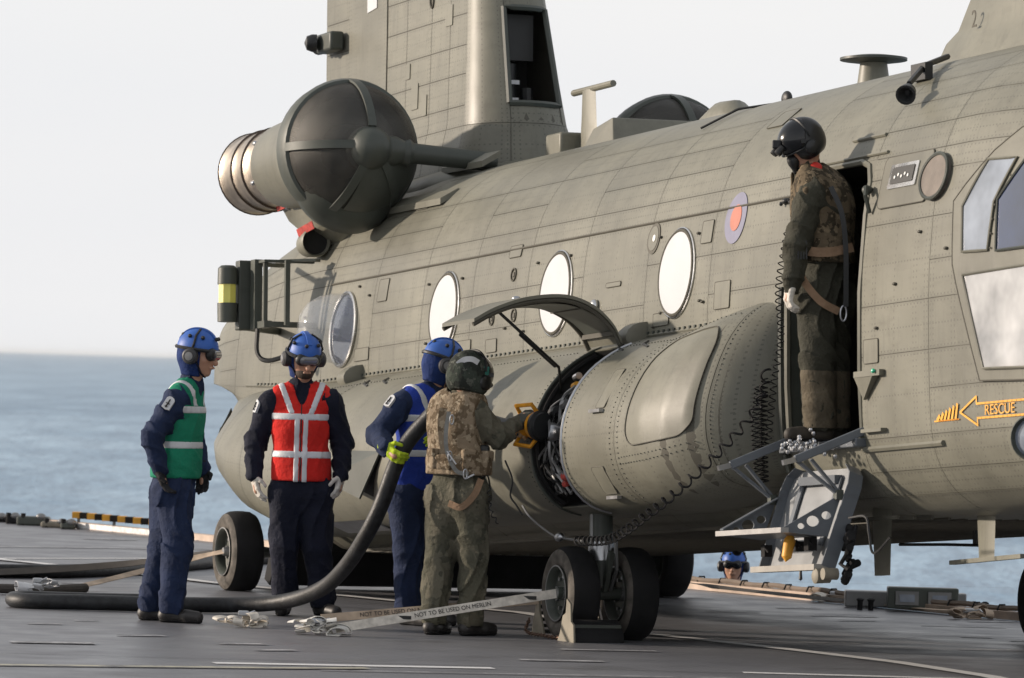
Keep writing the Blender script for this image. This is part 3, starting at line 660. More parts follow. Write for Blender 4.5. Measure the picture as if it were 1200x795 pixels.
def rivrow(uw, pitch=.032, fn=None):
    P_ = [np.array(p, float) for p in uw]
    for a, b in zip(P_[:-1], P_[1:]):
        n_ = max(1, int(np.hypot(*(b - a)) / pitch))
        for k_ in range(n_):
            q = a + (b - a) * k_ / n_; p = V(spo(q[0], q[1]) + spnorm(q[0], q[1]) * .006); rvr.box(p, (.0065, .006, .0065))
a0_, a1_ = SWA(.86), SWA(1.88)
for u in (1.15, 1.27, 2.14, -.24, .40, -2.5, -4.7): rivrow([(u, a0_), (u, a1_)])
for a in (SWA(1.06), SWA(1.10)): rivrow([(1.27, a), (2.1, a)], .04)
for a in (SWA(1.84),): rivrow([(-7, a), (-.4, a)], .06); rivrow([(.4, a), (2.1, a)], .05)
rvr.obj('rivet_rows', 'dark_green', sponson, kind='stuff', smooth=False)
rec = patch('aft_recess_shade', dense([(-3.88, 1.33), (-2.98, 1.29), (-3.30, 1.0), (-3.86, 1.14)], .1), 'black_void', heli, .010, .004, sp_pt)  # flat black patch on the skin paints the shade of an open recess
MB().prism([V(sp_(-3.88, 1.33, .02)), V(sp_(-2.98, 1.29, .02)), V(sp_(-3.30, 1.02, .10)), V(sp_(-3.86, 1.14, .13))], (0, -.012, .004)).obj('recess_flap', 'dark_green', heli, smooth=False)
MB().lathe(V(sp_(-3.86, 1.36, .02)), (1, -.1, 0), [(-.16, .02), (-.08, .06), (.08, .075), (.10, .06), (.02, .05)], 14).obj('drain_scoop', 'dark_green', heli)
MB().prism([V(sp_(-4.6, .86, .01)), V(sp_(-3.7, .86, .01)), V(sp_(-3.7, .80, .02)), V(sp_(-4.6, .80, .02))], (0, -.02, 0)).obj('belly_strip', 'steel', heli, smooth=False)
# ------------------------------------------------------------------ wheels
def wheel(u, v, r=.30, wd_=.10, face=1):
    t = empty('wheel'); t.parent = heli
    wc = HI @ (HO + n0 * u + s0 * v + V(0, 0, r - .012)); t.location = wc
    ax = (0, -1, 0) if face > 0 else (0, 1, 0)
    prof_t = [(-wd_ * .8, .17), (-wd_, .20), (-wd_ * 1.05, .24), (-wd_ * .9, r * .93), (-wd_ * .6, r * .99), (-.02, r * 1.004), (.02, r * 1.004), (wd_ * .6, r * .99), (wd_ * .9, r * .93)]
    MB().lathe((0, 0, 0), ax, prof_t, 40, False).obj('tyre', 'tyre_tread', t)
    MB().lathe((0, 0, 0), ax, [(wd_ * .9, r * .93), (wd_ * 1.03, r * .86), (wd_ * 1.08, .24), (wd_ * 1.05, .205), (wd_ * .85, .165)], 40, False).obj('tyre_wall', 'tyre_side', t)
    MB().lathe((0, 0, 0), ax, [(-.05, .16), (wd_ * .3, .155), (wd_ * .8, .165), (wd_ * 1.05, .178), (wd_ * 1.08, .170), (wd_ * .95, .155), (wd_ * .55, .145), (wd_ * .45, .10), (wd_ * .5, .0)], 32, False).obj('rim', 'dark_green', t)
    MB().lathe((0, 0, 0), ax, [(wd_ * 1.02, .176), (wd_ * 1.10, .180), (wd_ * 1.11, .172), (wd_ * 1.04, .168)], 32, False).obj('rim_lip', 'pipe_grey', t)
    hb = MB().lathe((0, 0, 0), ax, [(0, .05), (wd_ * .6, .042), (wd_ * 1.05, .03), (wd_ * 1.05, 0)], 16).obj('hub', 'pipe_grey', t)
    q = V(ax); b0_ = MB().cyl(q * .045, q * .066, .012, 6).obj('wheel_bolt', 'steel', t)
    for k_ in range(9):
        a = k_ * 2 * math.pi / 9; bb = b0_ if k_ == 0 else dup(b0_, t); bb.location = (.105 * math.cos(a), 0, .105 * math.sin(a))
    return t
wheel(0, 1.72); wheel(0, 1.32); wheel(0, -1.64, face=-1); wheel(0, -2.05, face=-1); wheel(-6.5, 1.80, wd_=.115); wheel(-6.5, -1.62, wd_=.115, face=-1)
for sg in (1.52, -1.84):
    a = HI @ (HO + s0 * sg + V(0, 0, .29)); top = V(a.x, a.y, .95)
    st = MB().cyl(a + V(0, 0, .05), top, .075, 16).obj('gear_strut', 'dark_green', heli)
    MB().cyl(V(a.x, a.y, .50), V(a.x, a.y, .62), .082, 16).obj('strut_collar', 'steel', st)
    MB().cyl(a + V(0, 0, .1), V(a.x, a.y, .42), .045, 12).obj('strut_piston', 'steel', st)
    MB().cyl(a + V(0, .3, 0), a - V(0, .3, 0), .04, 12).obj('axle', 'dark_green', heli)
    MB().tube([a + V(.10, .06, .34), a + V(.12, .06, .15), a + V(.04, .05, .02)], .014, 6).obj('brake_line', 'pipe_grey', heli)
    MB().tube([a + V(.09, -.10, .50), a + V(.09, -.10, .28)], .010, 5).obj('brake_line', 'pipe_grey', heli)
    MB().bar(a + V(.06, 0, .02), a + V(.18, 0, .26), .03, .05).obj('torque_link', 'dark_green', heli)
for v in (1.6, -1.45):
    a = HI @ (HO + n0 * -6.5 + s0 * v + V(0, 0, .29)); sg = 1 if v > 0 else -1
    MB().tube([a + V(0, -.1 * sg, 0), a + V(0, .12 * sg, 0), a + V(.05, .16 * sg, .4), a + V(.1, .2 * sg, .8)], .055, 10).obj('gear_strut', 'dark_green', heli)
rmp = MB().prism([L(-6.85, 1.35, .84), L(-6.85, -1.2, .84), HI @ (HO + n0 * -7.1 - s0 * 1.2 + V(0, 0, .02)), HI @ (HO + n0 * -7.1 + s0 * 1.35 + V(0, 0, .02))], (-.12, 0, .05)); rmp.obj('loading_ramp', 'black_rubber', heli, smooth=False)  # steep ramp in black: the shade under the belly is put into its colour
MB().add([L(-6.7, v, w) for v, w in ((1.15, .70), (1.15, 2.0), (-1.15, 2.0), (-1.15, .70))], [(0, 1, 2, 3)]).obj('cargo_bay_shade', 'black_void', heli, smooth=False)  # flat black sheet stands for the shadow inside the hold
# plain black box in the aft body, and cargo belly details
MB().box(L(-6.0, 0, 1.2), (2.2, 2.2, .6)).obj('aft_black_box', 'black_void', heli, smooth=False)
bm_ = MB()
for v in np.arange(-1.1, 1.2, .11): bm_.box(L(-1.2, v, .690), (9.6, .02, .02))
bm_.obj('belly_rail', 'seam_dark', heli, kind='stuff', smooth=False)
# ------------------------------------------------------------------ aft pylon
TB = .27; UB = -9.0
def pyl(s, w):
    r_ = np.interp(w, [3.2, 3.60, 3.80, 3.84, 4.79, 6.3], [.50, .44, .40, .377, .29, .20]); uf = np.interp(w, [3.2, 3.82, 4.79, 6.3], [-5.52, -5.56, -5.76, -6.07])
    if s <= 3.2:
        k = s / 3.2; u = UB + (uf - UB) * k; v = TB + (r_ - TB) * sst(k * 1.1); return np.array([u, -v, w])
    if s <= 4.4:
        f = (s - 3.2) / 1.2 * math.pi; return np.array([uf + r_ * math.sin(f), -r_ * math.cos(f), w])
    k = (s - 4.4) / 3.2; u = uf + (UB - uf) * k; v = r_ + (TB - r_) * (1 - sst((1 - k) * 1.1)); return np.array([u, v, w])
def pyn(s, w):
    e = .01; p = pyl(min(s + e, 7.6), w) - pyl(max(s - e, 0), w); q = pyl(s, w + e) - pyl(s, w - e); n = np.cross(p, q); n /= np.linalg.norm(n) + 1e-9
    c = pyl(s, w) - np.array([-7.2, 0, w]); c2 = np.array([c[0] * .2, c[1], 0]); return n if n @ c2 > 0 or (3.3 < s < 4.3 and n[0] > 0) else -n
# the opening in the rounded front of the pylon
OP = (3.2 + 66 / 180 * 1.2, 3.2 + 137 / 180 * 1.2, 3.97, 4.70)
pls = [0, .6, 1.3, 2.4, 3.2, OP[0], OP[1], 4.4, 6, 7.6]; plw = [3.2, 3.6, 3.82, 3.97, 4.70, 5.2, 5.7, 6.3]
phole = lambda s, w: OP[0] < s < OP[1] and OP[2] < w < OP[3]
vs, f_ = skin(pyl, pyn, pls, plw, .12, .2, phole); pylon = mesh('aft_pylon', vs, f_, 'seam_dark', heli)
MB().add([V(pyl(s, 6.3)) for s in np.linspace(0, 7.6, 40)], [tuple(range(40))]).add([V(pyl(0, w)) for w in (3.2, 6.3)] + [V(pyl(7.6, w)) for w in (6.3, 3.2)], [(0, 1, 2, 3)]).obj('pylon_cap', 'green_paint', heli, smooth=False)
psS = [0, .55, 1.45, 1.9, 2.45, 2.85, 3.2]; psW = [3.5, 3.82, 3.98, 4.22, 4.44, 4.68, 4.92, 5.2, 5.6, 6.0, 6.3]
for i in range(len(psS) - 1):
    for j in range(len(psW) - 1):
        if i == 1 and 2 <= j <= 8:
            continue
        panel(pyl, pyn, psS[i], psS[i + 1], psW[j], psW[j + 1], pylon, sub=(2, 2), gap=.003, off=.005)
panel(pyl, pyn, .55, 1.45, 3.98, 6.0, pylon, sub=(2, 6), gap=.006, off=.012)        # the long side door
for (a, b, c, d) in [(3.2, OP[0], 3.5, 3.82), (3.2, OP[0], 3.82, 6.3), (OP[0], OP[1], 3.5, 3.82), (OP[0], OP[1], 3.82, OP[2]), (OP[0], OP[1], OP[3], 6.3), (OP[1], 4.4, 3.5, 3.82), (OP[1], 4.4, 3.82, 6.3)]:
    panel(pyl, pyn, a, b, c, d, pylon, sub=(6, 5), off=.006)
acc = ([], [], [], [], [])
for s_ in (4.4, 5.2, 6.0, 6.8):
    for j in range(0, len(psW) - 1, 2): panel(pyl, pyn, s_, s_ + .8, psW[j], psW[min(j + 2, 10)], None, sub=(2, 2), acc=acc)
mesh('port_pylon_panels', acc[0], acc[1], 'green_rivet', pylon, uvs={'pa': acc[2], 'pb': acc[3], 'pg': acc[4]}, kind='stuff', fix=False)
def pdeep(s, w, d): return V(pyl(s, w) - pyn(s, w) * d)
S2 = np.linspace(OP[0], OP[1], 7); W2 = np.linspace(OP[2], OP[3], 5)
ib = MB(); ib.add([V(-5.95, -.22, 3.9), V(-5.95, .25, 3.9), V(-5.95, .25, 4.8), V(-5.95, -.22, 4.8)], [(0, 1, 2, 3)])
for zz in (3.955, 4.715): ib.add([pdeep(s, zz, 0.01) for s in S2] + [V(-5.95, .25, zz), V(-5.95, -.22, zz)], [tuple(range(9))])
ib.obj('pylon_bay', 'black_void', heli, smooth=False)
fr_ = [pdeep(OP[0], w, -.008) for w in W2] + [pdeep(s, OP[3], -.008) for s in S2[1:]] + [pdeep(OP[1], w, -.008) for w in W2[::-1][1:]] + [pdeep(s, OP[2], -.008) for s in S2[::-1][1:]]
MB().tube(fr_, .024, 6, False).obj('opening_frame', 'dark_green', heli)
ik = MB(); ik.cyl(V(-5.62, -.02, 3.98), V(-5.62, -.02, 4.3), .055, 12); ik.cyl(V(-5.6, .12, 3.98), V(-5.62, .12, 4.12), .05, 10); ik.box((-5.64, .03, 4.5), (.05, .28, .34)); ik.obj('gearbox', 'black_plastic', heli)
for (y, z, a, b) in [(-.11, 4.40, .10, .018), (-.09, 4.29, .03, .06), (.00, 4.16, .07, .03), (.0, 4.03, .06, .03), (-.11, 4.02, .08, .015), (.07, 3.99, .06, .012), (-.09, 4.12, .06, .012), (-.05, 4.18, .02, .012)]:
    MB().box((-5.545, y, z), (.006, a, b)).obj('placard', 'plain_white' if a > .05 else 'pipe_grey', heli, smooth=False)
def ppt(s, w, off=0): return pyl(s, w) + pyn(s, w) * off
tf = lambda s, w, off=0.0: pyl(s, w) + pyn(s, w) * off
patch('white_panel', [(1.0, 4.92), (1.22, 4.94), (1.22, 5.5), (1.0, 5.5)], 'plain_white', heli, .018, .004, tf)
ff = patch('fin_flash', [(2.66, 4.86), (2.78, 4.87), (2.78, 5.4), (2.66, 5.4)], 'roundel_blue', heli, .010, .003, tf); patch('fin_flash_red', [(2.781, 4.87), (2.93, 4.885), (2.93, 5.4), (2.781, 5.4)], 'roundel_red', ff, .010, .003, tf)
for s_, w_ in ((2.88, 4.93), (2.45, 4.86)): rim('socket_ring', [(s_ + .035 * math.cos(t), w_ + .06 * math.sin(t)) for t in np.linspace(0, 6.283, 14)[:-1]], .008, 'seam_dark', pylon, .012, tf)
for (a, b, c, d) in [(2.05, 2.2, 4.05, 4.25), (2.75, 2.9, 4.62, 4.78), (2.3, 2.4, 3.98, 4.14), (1.9, 2.0, 4.3, 4.42)]:
    ap = patch('access_panel', rrect(a, b, c, d, .01), 'green_paint', pylon, .012, .006, tf)
bx = MB().box(V(tf(.45, 4.76, .06)) + V(-.16, -.02, 0), (.36, .12, .15)); bx.obj('side_lamp_housing', 'dark_green', heli, bevel=.02)
MB().lathe(V(tf(.45, 4.76, .10)) + V(-.24, -.06, 0), (-.3, -1, 0), [(0, .07), (.04, .07), (.08, .055), (.10, .0)], 16).obj('side_lamp', 'black_plastic', heli)
MB().lathe(V(tf(.45, 4.76, .06)) + V(-.34, -.02, 0), (-1, -.2, 0), [(0, .07), (.06, .075), (.09, .05), (.10, 0)], 16).obj('side_lamp', 'black_plastic', heli)
# saddle fairing where the pylon meets the roof
rings = []
for u, h, hw in ((-9.0, 3.0, .4), (-8.2, 3.35, .55), (-6.6, 3.52, .62), (-5.6, 3.56, .60), (-5.1, 3.53, .42), (-4.85, 3.50, .2)):
    rings.append([L(u, hw * math.cos(t) * 1.2, 3.30 - (0 if u > -8.5 else .35) + (h - 3.28) * math.sin(t)) for t in np.linspace(0, math.pi, 14)])
MB().loft(rings, closed=False).obj('pylon_saddle', 'green_paint', heli)
# ------------------------------------------------------------------ engines
def engine(v, sg):
    e = empty('engine'); e.parent = heli; e.location = L(-5.63, v, 3.605)
    X = V(1, 0, 0)
    MB().lathe((0, 0, 0), X, [(-1.80, .27), (-1.80, .295), (-1.78, .31), (-1.74, .300), (-1.52, .300), (-1.50, .312), (-1.47, .300), (-1.27, .300), (-1.25, .312), (-1.22, .298), (-1.02, .295)], 40, False).obj('exhaust', 'copper_exhaust', e).location.x = -.30
    MB().lathe((0, 0, 0), X, [(-1.79, .30), (-1.80, .27), (-1.2, .25), (-1.1, .0)], 32, False).obj('exhaust_throat', 'exhaust_dark', e).location.x = -.30
    for h in (-1.79, -1.49, -1.24): MB().lathe((0, 0, 0), X, [(h - .012, .300), (h, .318), (h + .012, .300)], 40, False).obj('exhaust_band', 'exhaust_dark', e).location.x = -.30
    MB().lathe((0, 0, 0), X, [(-1.36, .27), (-1.35, .29), (-1.28, .325), (-.65, .36), (-.30, .42), (-.12, .475), (-.04, .49)], 40, False).obj('cowl', 'green_paint', e)
    for a in (.6, 1.5, 2.6, 3.6, 4.7, 5.6): MB().ell((-1.35, .31 * math.cos(a), .31 * math.sin(a)), .035, .02, .02, 8, 6).obj('cowl_latch', 'steel', e)
    MB().lathe((0, 0, 0), X, [(-.14, .48), (-.11, .515), (.04, .53), (.09, .515), (.10, .49)], 48, False).obj('screen_ring', 'dark_green', e)
    sm = MB().lathe((0, 0, 0), X, [(.54 * math.sin(t), .50 * math.cos(t)) for t in np.linspace(.06, 1.35, 12)], 48, False).obj('inlet_screen', 'screen_mesh', e)
    for a in (0, math.pi, math.pi * .5, -math.pi * .62, -math.pi * .3):
        pts = [V(.545 * math.sin(t), math.cos(a) * .505 * math.cos(t), math.sin(a) * .505 * math.cos(t)) for t in np.linspace(.05, 1.3, 12)]
        b_ = MB(); tan = V(0, -math.sin(a), math.cos(a)); w_ = .030
        vs = []; 
        for p in pts: vs += [p - tan * w_, p + tan * w_, p * 1.035 + tan * w_, p * 1.035 - tan * w_]
        b_.loft([vs[i * 4:i * 4 + 4] for i in range(len(pts))]).obj('screen_rib', 'dark_green', e)
    # lower solid part of the dome
    MB().lathe((0, 0, 0), X, [(.55 * math.sin(t), .51 * math.cos(t)) for t in np.linspace(.0, 1.3, 10)], 20, False, x0=(0, -.25 * sg, -1), arc=.30).obj('lower_dome', 'dark_green', e)
    MB().loft([[V(x, (.51 + .11 * max(0, math.cos(t * 1.8)) * k_) * q_ * math.sin(t), -(.51 + .11 * max(0, math.cos(t * 1.8)) * k_) * q_ * math.cos(t)) for t in np.linspace(-.85, .85, 17)] + [V(x, 0, -.2)] for x, k_, q_ in ((-.16, .1, .93), (-.10, .8, .98), (.04, 1, .99), (.12, .8, .95), (.22, .3, .87))]).obj('dome_chin', 'dark_green', e, angle=50)
    MB().ell((.46, 0, -.02), .20, .165, .165, 24, 14).obj('nose_gearbox', 'dark_green', e)
    MB().lathe((0, 0, 0), X, [(-.05, .40), (-.04, .20), (.30, .16)], 24, False).obj('engine_core', 'dark_green', e)
    MB().lathe((.44, 0, -.02), (.16, sg * 1, -.08), [(0, .13), (.20, .11), (.26, .085), (.30, .10), (.33, .075), (.95, .07)], 20).obj('drive_shaft', 'dark_green', e)
    rv = MB()
    for k_ in range(40):
        a = k_ * 2 * math.pi / 40; rv.ell((-.02, .512 * math.cos(a), .512 * math.sin(a)), .010, .010, .010, 6, 4)
    rv.obj('rivets', 'pipe_grey', e, kind='stuff')
    return e
engine(1.27, 1); engine(-1.27, -1)
# engine saddle, red warning stripes, side intake
sad = MB().loft([[L(u, v, w) for v, w in ((.75, 2.95), (1.08, b0), (1.22, b1), (1.30, 3.36), (1.12, 3.42), (.75, 3.5))] for u, b0, b1 in ((-7.3, 3.25, 3.33), (-7.1, 3.1, 3.2), (-6.7, 2.97, 3.06), (-6.3, 3.0, 3.12), (-6.05, 3.1, 3.30))]); sad.obj('engine_saddle', 'green_paint', heli)
for a, b in (((-7.15, 3.33), (-6.75, 3.36)), ((-6.65, 3.10), (-6.3, 3.14))):
    MB().prism([L(a[0], 1.31, a[1]), L(b[0], 1.31, b[1]), L(b[0], 1.29, b[1] - .055), L(a[0], 1.29, a[1] - .055)], (0, -.005, 0)).obj('warning_stripe', 'red_paint', heli, smooth=False)
MB().lathe(L(-6.62, 1.20, 3.0), (1, -.12, 0), [(-.14, .03), (-.12, .095), (.14, .115), (.16, .105), (.12, .095), (.0, .05), (0, 0)], 24, False).obj('side_intake', 'green_paint', heli)
MB().lathe(L(-6.62, 1.20, 3.0), (1, -.12, 0), [(.11, .095), (.11, 0)], 24, False).obj('intake_throat', 'black_void', heli)
for (u0, u1, v, w) in ((-6.3, -4.4, .98, 3.15), (-5.6, -4.7, .55, 3.46)):
    MB().prism([L(u0, v, w), L(u1, v + .02, w - .02), L(u1, v - .12, w + .06), L(u0, v - .12, w + .08)], (0, 0, .045)).obj('roof_gutter', 'green_paint', heli, smooth=False)
# ------------------------------------------------------------------ roof fittings
an = MB().loft([[L(-4.06 + a * hw * 1.0, b * .035, w) for a, b in ((-1, 0), (-.5, .8), (.3, 1), (1, 0), (.3, -1), (-.5, -.8))] for hw, w in ((.30, 3.49), (.17, 3.56), (.145, 3.75), (.12, 3.96))]); an.obj('blade_aerial', 'green_paint', heli)
MB().tube([L(-4.36, 0, 3.965), L(-3.60, 0, 3.965)], .024, 10).obj('aerial_bar', 'green_paint', heli)
MB().box(L(-4.36, .05, 3.58), (.3, .22, .18)).obj('roof_box', 'green_paint', heli, bevel=.02)
wb = MB().add([L(-3.25, .42, 3.36), L(-2.55, .42, 3.36), L(-2.72, .36, 3.63), L(-3.08, .36, 3.58), L(-3.25, -.35, 3.36), L(-2.55, -.35, 3.40), L(-2.72, -.3, 3.63), L(-3.08, -.3, 3.58)], [(0, 1, 2, 3), (4, 7, 6, 5), (0, 4, 5, 1), (3, 2, 6, 7), (1, 5, 6, 2), (0, 3, 7, 4)]); wb.obj('roof_wedge', 'green_paint', heli, smooth=False, bevel=.012)
MB().loft([[L(u, .14 * s_ * math.cos(t), 3.46 + h * math.sin(t)) for t in np.linspace(0, math.pi, 12)] for u, s_, h in ((-2.0, .1, .05), (-1.85, .8, .12), (-1.62, 1, .19), (-1.38, 1, .18), (-1.30, .8, .12))], closed=False).obj('roof_fairing', 'green_paint', heli)
MB().lathe(L(.82, 0, 3.46), (0, 0, 1), [(0, .115), (.22, .085)], 24).obj('dish_post', 'green_paint', heli)
MB().lathe(L(.82, 0, 3.68), (0, 0, 1), [(-.012, .10), (.005, .215), (.02, .215), (.035, .12), (.04, 0)], 36).obj('dish_aerial', 'dark_green', heli)
MB().loft([[L(u, .15 * s_ * math.cos(t) + .12, 3.42 + h * math.sin(t)) for t in np.linspace(0, math.pi, 12)] for u, s_, h in ((2.05, .3, .05), (2.2, .9, .13), (2.42, 1, .16), (2.55, .7, .12))], closed=False).obj('roof_fairing', 'green_paint', heli)
mr = MB().tube([L(2.98, .50, 3.47), L(3.30, .80, 3.37), L(3.62, 1.05, 3.22)], .018, 6); mr.box(L(3.30, .82, 3.33), (.20, .05, .10)); mr.tube([L(3.3, .8, 3.36), L(3.3, .8, 3.20)], .012, 6); mr.obj('mirror_arm', 'black_plastic', heli)
MB().lathe(L(3.68, 1.09, 3.16), (.7, -.5, -.35), [(-.08, .025), (-.03, .048), (.05, .06), (.05, .048), (.0, .015)], 18).obj('exhaust_horn', 'black_plastic', heli)
hk = MB().ell(L(.25, .35, 3.48), .06, .03, .05); hk.tube([L(.2, .35, 3.46), L(.05, .6, 3.42), L(-.1, .8, 3.3)], .008, 5); hk.obj('wire_clip', 'black_plastic', heli)
# forward pylon
fwp = [(2.16, .16, 3.42), ]
rings = []
for w, u0, hw in ((3.42, 2.12, .42), (3.60, 2.18, .34), (3.67, 2.32, .31), (3.90, 2.52, .28), (4.2, 2.72, .26), (4.5, 2.9, .25)):
    u1 = 5.6 - (w - 3.4) * .7
    rings.append([L(u0 + (u1 - u0) * x, hw * y, w) for x, y in ((0, 0), (.02, .5), (.1, .85), (.3, 1), (.6, 1), (.85, .8), (1, 0), (.85, -.8), (.6, -1), (.3, -1), (.1, -.85), (.02, -.5))])
fwd = MB().loft(rings).obj('forward_pylon', 'green_paint', heli, angle=50)
MB().tube([L(2.5, .05, 3.96), L(2.62, .34, 3.955), L(2.72, .33, 3.93)], .010, 5).obj('step_rung', 'black_plastic', fwd)
text('number_stencil', '2', .15, 'seam_dark', fwd, tuple(L(2.98, .326, 3.70)), (1, 0, 0), (0, 0, 1))
# ------------------------------------------------------------------ things hung on the aft side
fb = MB(); fb.box(L(-6.74, 1.67, 2.60), (.10, .15, .52)); brk = fb.obj('sensor_bracket', 'dark_green', heli, smooth=False, bevel=.01)
ar2 = MB(); ar2.bar(L(-6.60, 1.64, 2.86), L(-6.60, 1.64, 2.34), .06, .10); ar2.bar(L(-6.30, 1.50, 2.84), L(-6.30, 1.50, 2.36), .035, .035); ar2.bar(L(-6.5, 1.5, 2.845), L(-6.3, 1.26, 2.85), .10, .02); ar2.bar(L(-6.74, 1.7, 2.84), L(-7.2, 1.24, 2.87), .05, .03); ar2.bar(L(-6.74, 1.7, 2.37), L(-7.2, 1.25, 2.37), .05, .05); ar2.bar(L(-6.45, 1.62, 2.84), L(-6.45, 1.62, 2.36), .03, .03); ar2.bar(L(-6.74, 1.62, 2.84), L(-6.40, 1.62, 2.84), .05, .02); ar2.bar(L(-6.74, 1.62, 2.37), L(-6.38, 1.62, 2.37), .06, .05); ar2.bar(L(-6.42, 1.62, 2.84), L(-6.4, 1.26, 2.84), .05, .02); ar2.bar(L(-6.40, 1.62, 2.37), L(-6.4, 1.26, 2.37), .05, .04)
ar2.obj('bracket_arms', 'dark_green', heli, smooth=False)
cn = L(-6.74, 1.82, 2.61)
MB().lathe(cn, (0, 0, 1), [(-.21, .0), (-.21, .072), (-.07, .075), (-.07, 0)], 20).obj('sensor_body', 'dark_green', brk); MB().lathe(cn, (0, 0, 1), [(.07, 0), (.07, .075), (.19, .072), (.21, .05), (.21, 0)], 20).obj('sensor_cap', 'dark_green', brk)
MB().lathe(cn, (0, 0, 1), [(-.07, .068), (.07, .068)], 8).obj('yellow_lens', 'yellow_lens', brk, smooth=False)
MB().tube([V(*p) for p in catmull([L(-6.5, 1.66, 2.34), L(-6.5, 1.66, 2.16), L(-6.42, 1.6, 2.10), L(-6.3, 1.45, 2.15), L(-6.25, 1.30, 2.18)], 5)], .018, 6).obj('sensor_cable', 'black_plastic', heli)
# ------------------------------------------------------------------ belly masts and nose cup
def mast(u0, u1, v, w0, w1, th=.04, foot=False, name='belly_mast'):
    m_ = MB().loft([[L(uu, v + dv, w) for uu, dv in ((a, 0), ((a * 3 + b) / 4, th / 2), (b, 0), ((a * 3 + b) / 4, -th / 2))] for w, a, b in ((w0, u0, u1), (w1, u0 + .04, u1 - .02))]).obj(name, 'green_paint', heli)
    return m_
mast(3.02, 3.30, 1.0, .76, .36, .05); mm = mast(3.92, 4.18, .75, .80, .44, .05)
MB().bar(L(3.66, .78, .43), L(4.6, .78, .45), .04, .025).obj('mast_foot', 'green_paint', mm); MB().loft([[L(u, .75 + .16 * s_ * math.cos(t), .86 - .09 * s_ * math.sin(t)) for t in np.linspace(0, math.pi, 8)] for u, s_ in ((3.5, .2), (3.85, .8), (4.1, 1), (4.4, .9), (4.7, .3))], closed=False).obj('mast_root', 'green_paint', mm)
MB().bar(L(3.3, 1.05, .90), L(4.0, 1.03, .97), .02, .02).obj('belly_strake', 'green_paint', heli)
MB().bar(L(1.75, -.3, .74), L(1.75, -.3, .60), .05, .05).obj('tail_mast', 'black_plastic', heli); MB().tube([L(.6, -.3, .62), L(1.3, -.3, .605), L(1.93, -.3, .585)], .011, 6).obj('whip_aerial', 'black_plastic', heli)
MB().ell(L(-3.9, -1.1, .70), .04, .04, .05).obj('belly_lamp', 'black_plastic', heli)
MB().lathe(L(5.66, 1.22, 1.07), (.55, -.85, -.05), [(-.12, .05), (0, .11), (.07, .125), (.08, .115), (.03, .10)], 24, False).obj('lamp_cup', 'dark_green', heli); MB().lathe(L(5.66, 1.22, 1.07), (.55, -.85, -.05), [(.05, .108), (.06, .08), (.065, 0)], 24, False).obj('lamp_lens', 'pale_glass', heli)
# ------------------------------------------------------------------ folding step door under the cabin door
stp = empty('boarding_step'); stp.parent = heli; tag(stp)
U0, U1 = 2.46, 3.43
def SP(u, k, d=0.0):  # k 0 top .. 1 bottom on the hanging panel, d = outward
    v = 1.31 + .19 * k; w = 1.0 - .59 * k; return L(u, v + d * .95, w + d * .31)
tray = MB(); 
o8 = [(U0 + .10, 0), (U1 - .10, 0), (U1 - .02, .08), (U1, .2), (U1 - .03, 1), (U0 + .03, 1), (U0, .2), (U0 + .02, .08)]
tray.loft([[SP(u, k, d) for u, k in o8] for d in (-.07, -.055)]); tray.obj('step_panel', mat('pale_alloy', (.24, .25, .26), .45, .2), stp, smooth=False)
for seg in ([(U1 - .12, -.01), (U1 - .03, .07), (U1, .2), (U1 - .03, 1.0)], [(U0 + .12, -.01), (U0 + .03, .07), (U0, .2), (U0 + .03, 1.0)]):
    r1 = [[SP(u, k, -.09), SP(u + .012, k, -.09), SP(u + .012, k, .0), SP(u, k, .0)] for u, k in seg]; MB().loft(r1).obj('step_side', 'grey_alloy', stp, smooth=False)
for u in (U0 + .22, U1 - .22): MB().bar(SP(u, .1, -.04), SP(u, .78, -.04), .012, .05).obj('step_stiffener', 'grey_alloy', stp, smooth=False)
MB().bar(SP(U0 + .22, .12, -.03), SP(U1 - .22, .12, -.03), .05, .05).obj('step_stiffener', 'grey_alloy', stp, smooth=False)
MB().bar(SP(U0 + .02, 1.02, 0), SP(U1 - .02, 1.02, 0), .09, .035).obj('step_sill', mat('pale_alloy2', (.30, .285, .26), .5, .2), stp, smooth=False)
TT = [L(0, 1.36, .82), L(0, 1.72, .615), L(0, 1.70, .585), L(0, 1.46, .575)]
def holed(u):
    """triangular tread bracket with three lightening holes, built as a perforated plate"""
    tri = [(1.36, .83), (1.73, .625), (1.73, .60), (1.45, .575)]; g_ = 64; vs = {}; mb = MB()
    holes = [(1.46, .70, .030), (1.545, .665, .040), (1.62, .635, .022)]
    import itertools
    b = bmesh.new(); outer = [b.verts.new(L(u, v, w)) for v, w in tri]; edges = [b.edges.new((outer[i], outer[(i + 1) % 4])) for i in range(4)]
    for (v, w, r_) in holes:
        ring = [b.verts.new(L(u, v + r_ * math.cos(t), w + r_ * .8 * math.sin(t))) for t in np.linspace(0, 2 * math.pi, 17)[:-1]]
        edges += [b.edges.new((ring[i], ring[(i + 1) % 16])) for i in range(16)]
    bmesh.ops.triangle_fill(b, use_beauty=True, use_dissolve=False, edges=edges)
    me = bpy.data.meshes.new('tread_bracket'); b.to_mesh(me); b.free(); me.materials.append(MATS['grey_alloy'])
    o = bpy.data.objects.new('tread_bracket', me); link(o, stp); s_ = o.modifiers.new('s', 'SOLIDIFY'); s_.thickness = .012; s_.offset = 0; return o
for u in (U0 - .03, U1 - .05): holed(u)
MB().bar(L(U0 - .04, 1.725, .61), L(U1 - .04, 1.725, .61), .05, .03).obj('tread_edge', mat('tread_edge', (.38, .37, .36), .45, .3), stp, smooth=False)
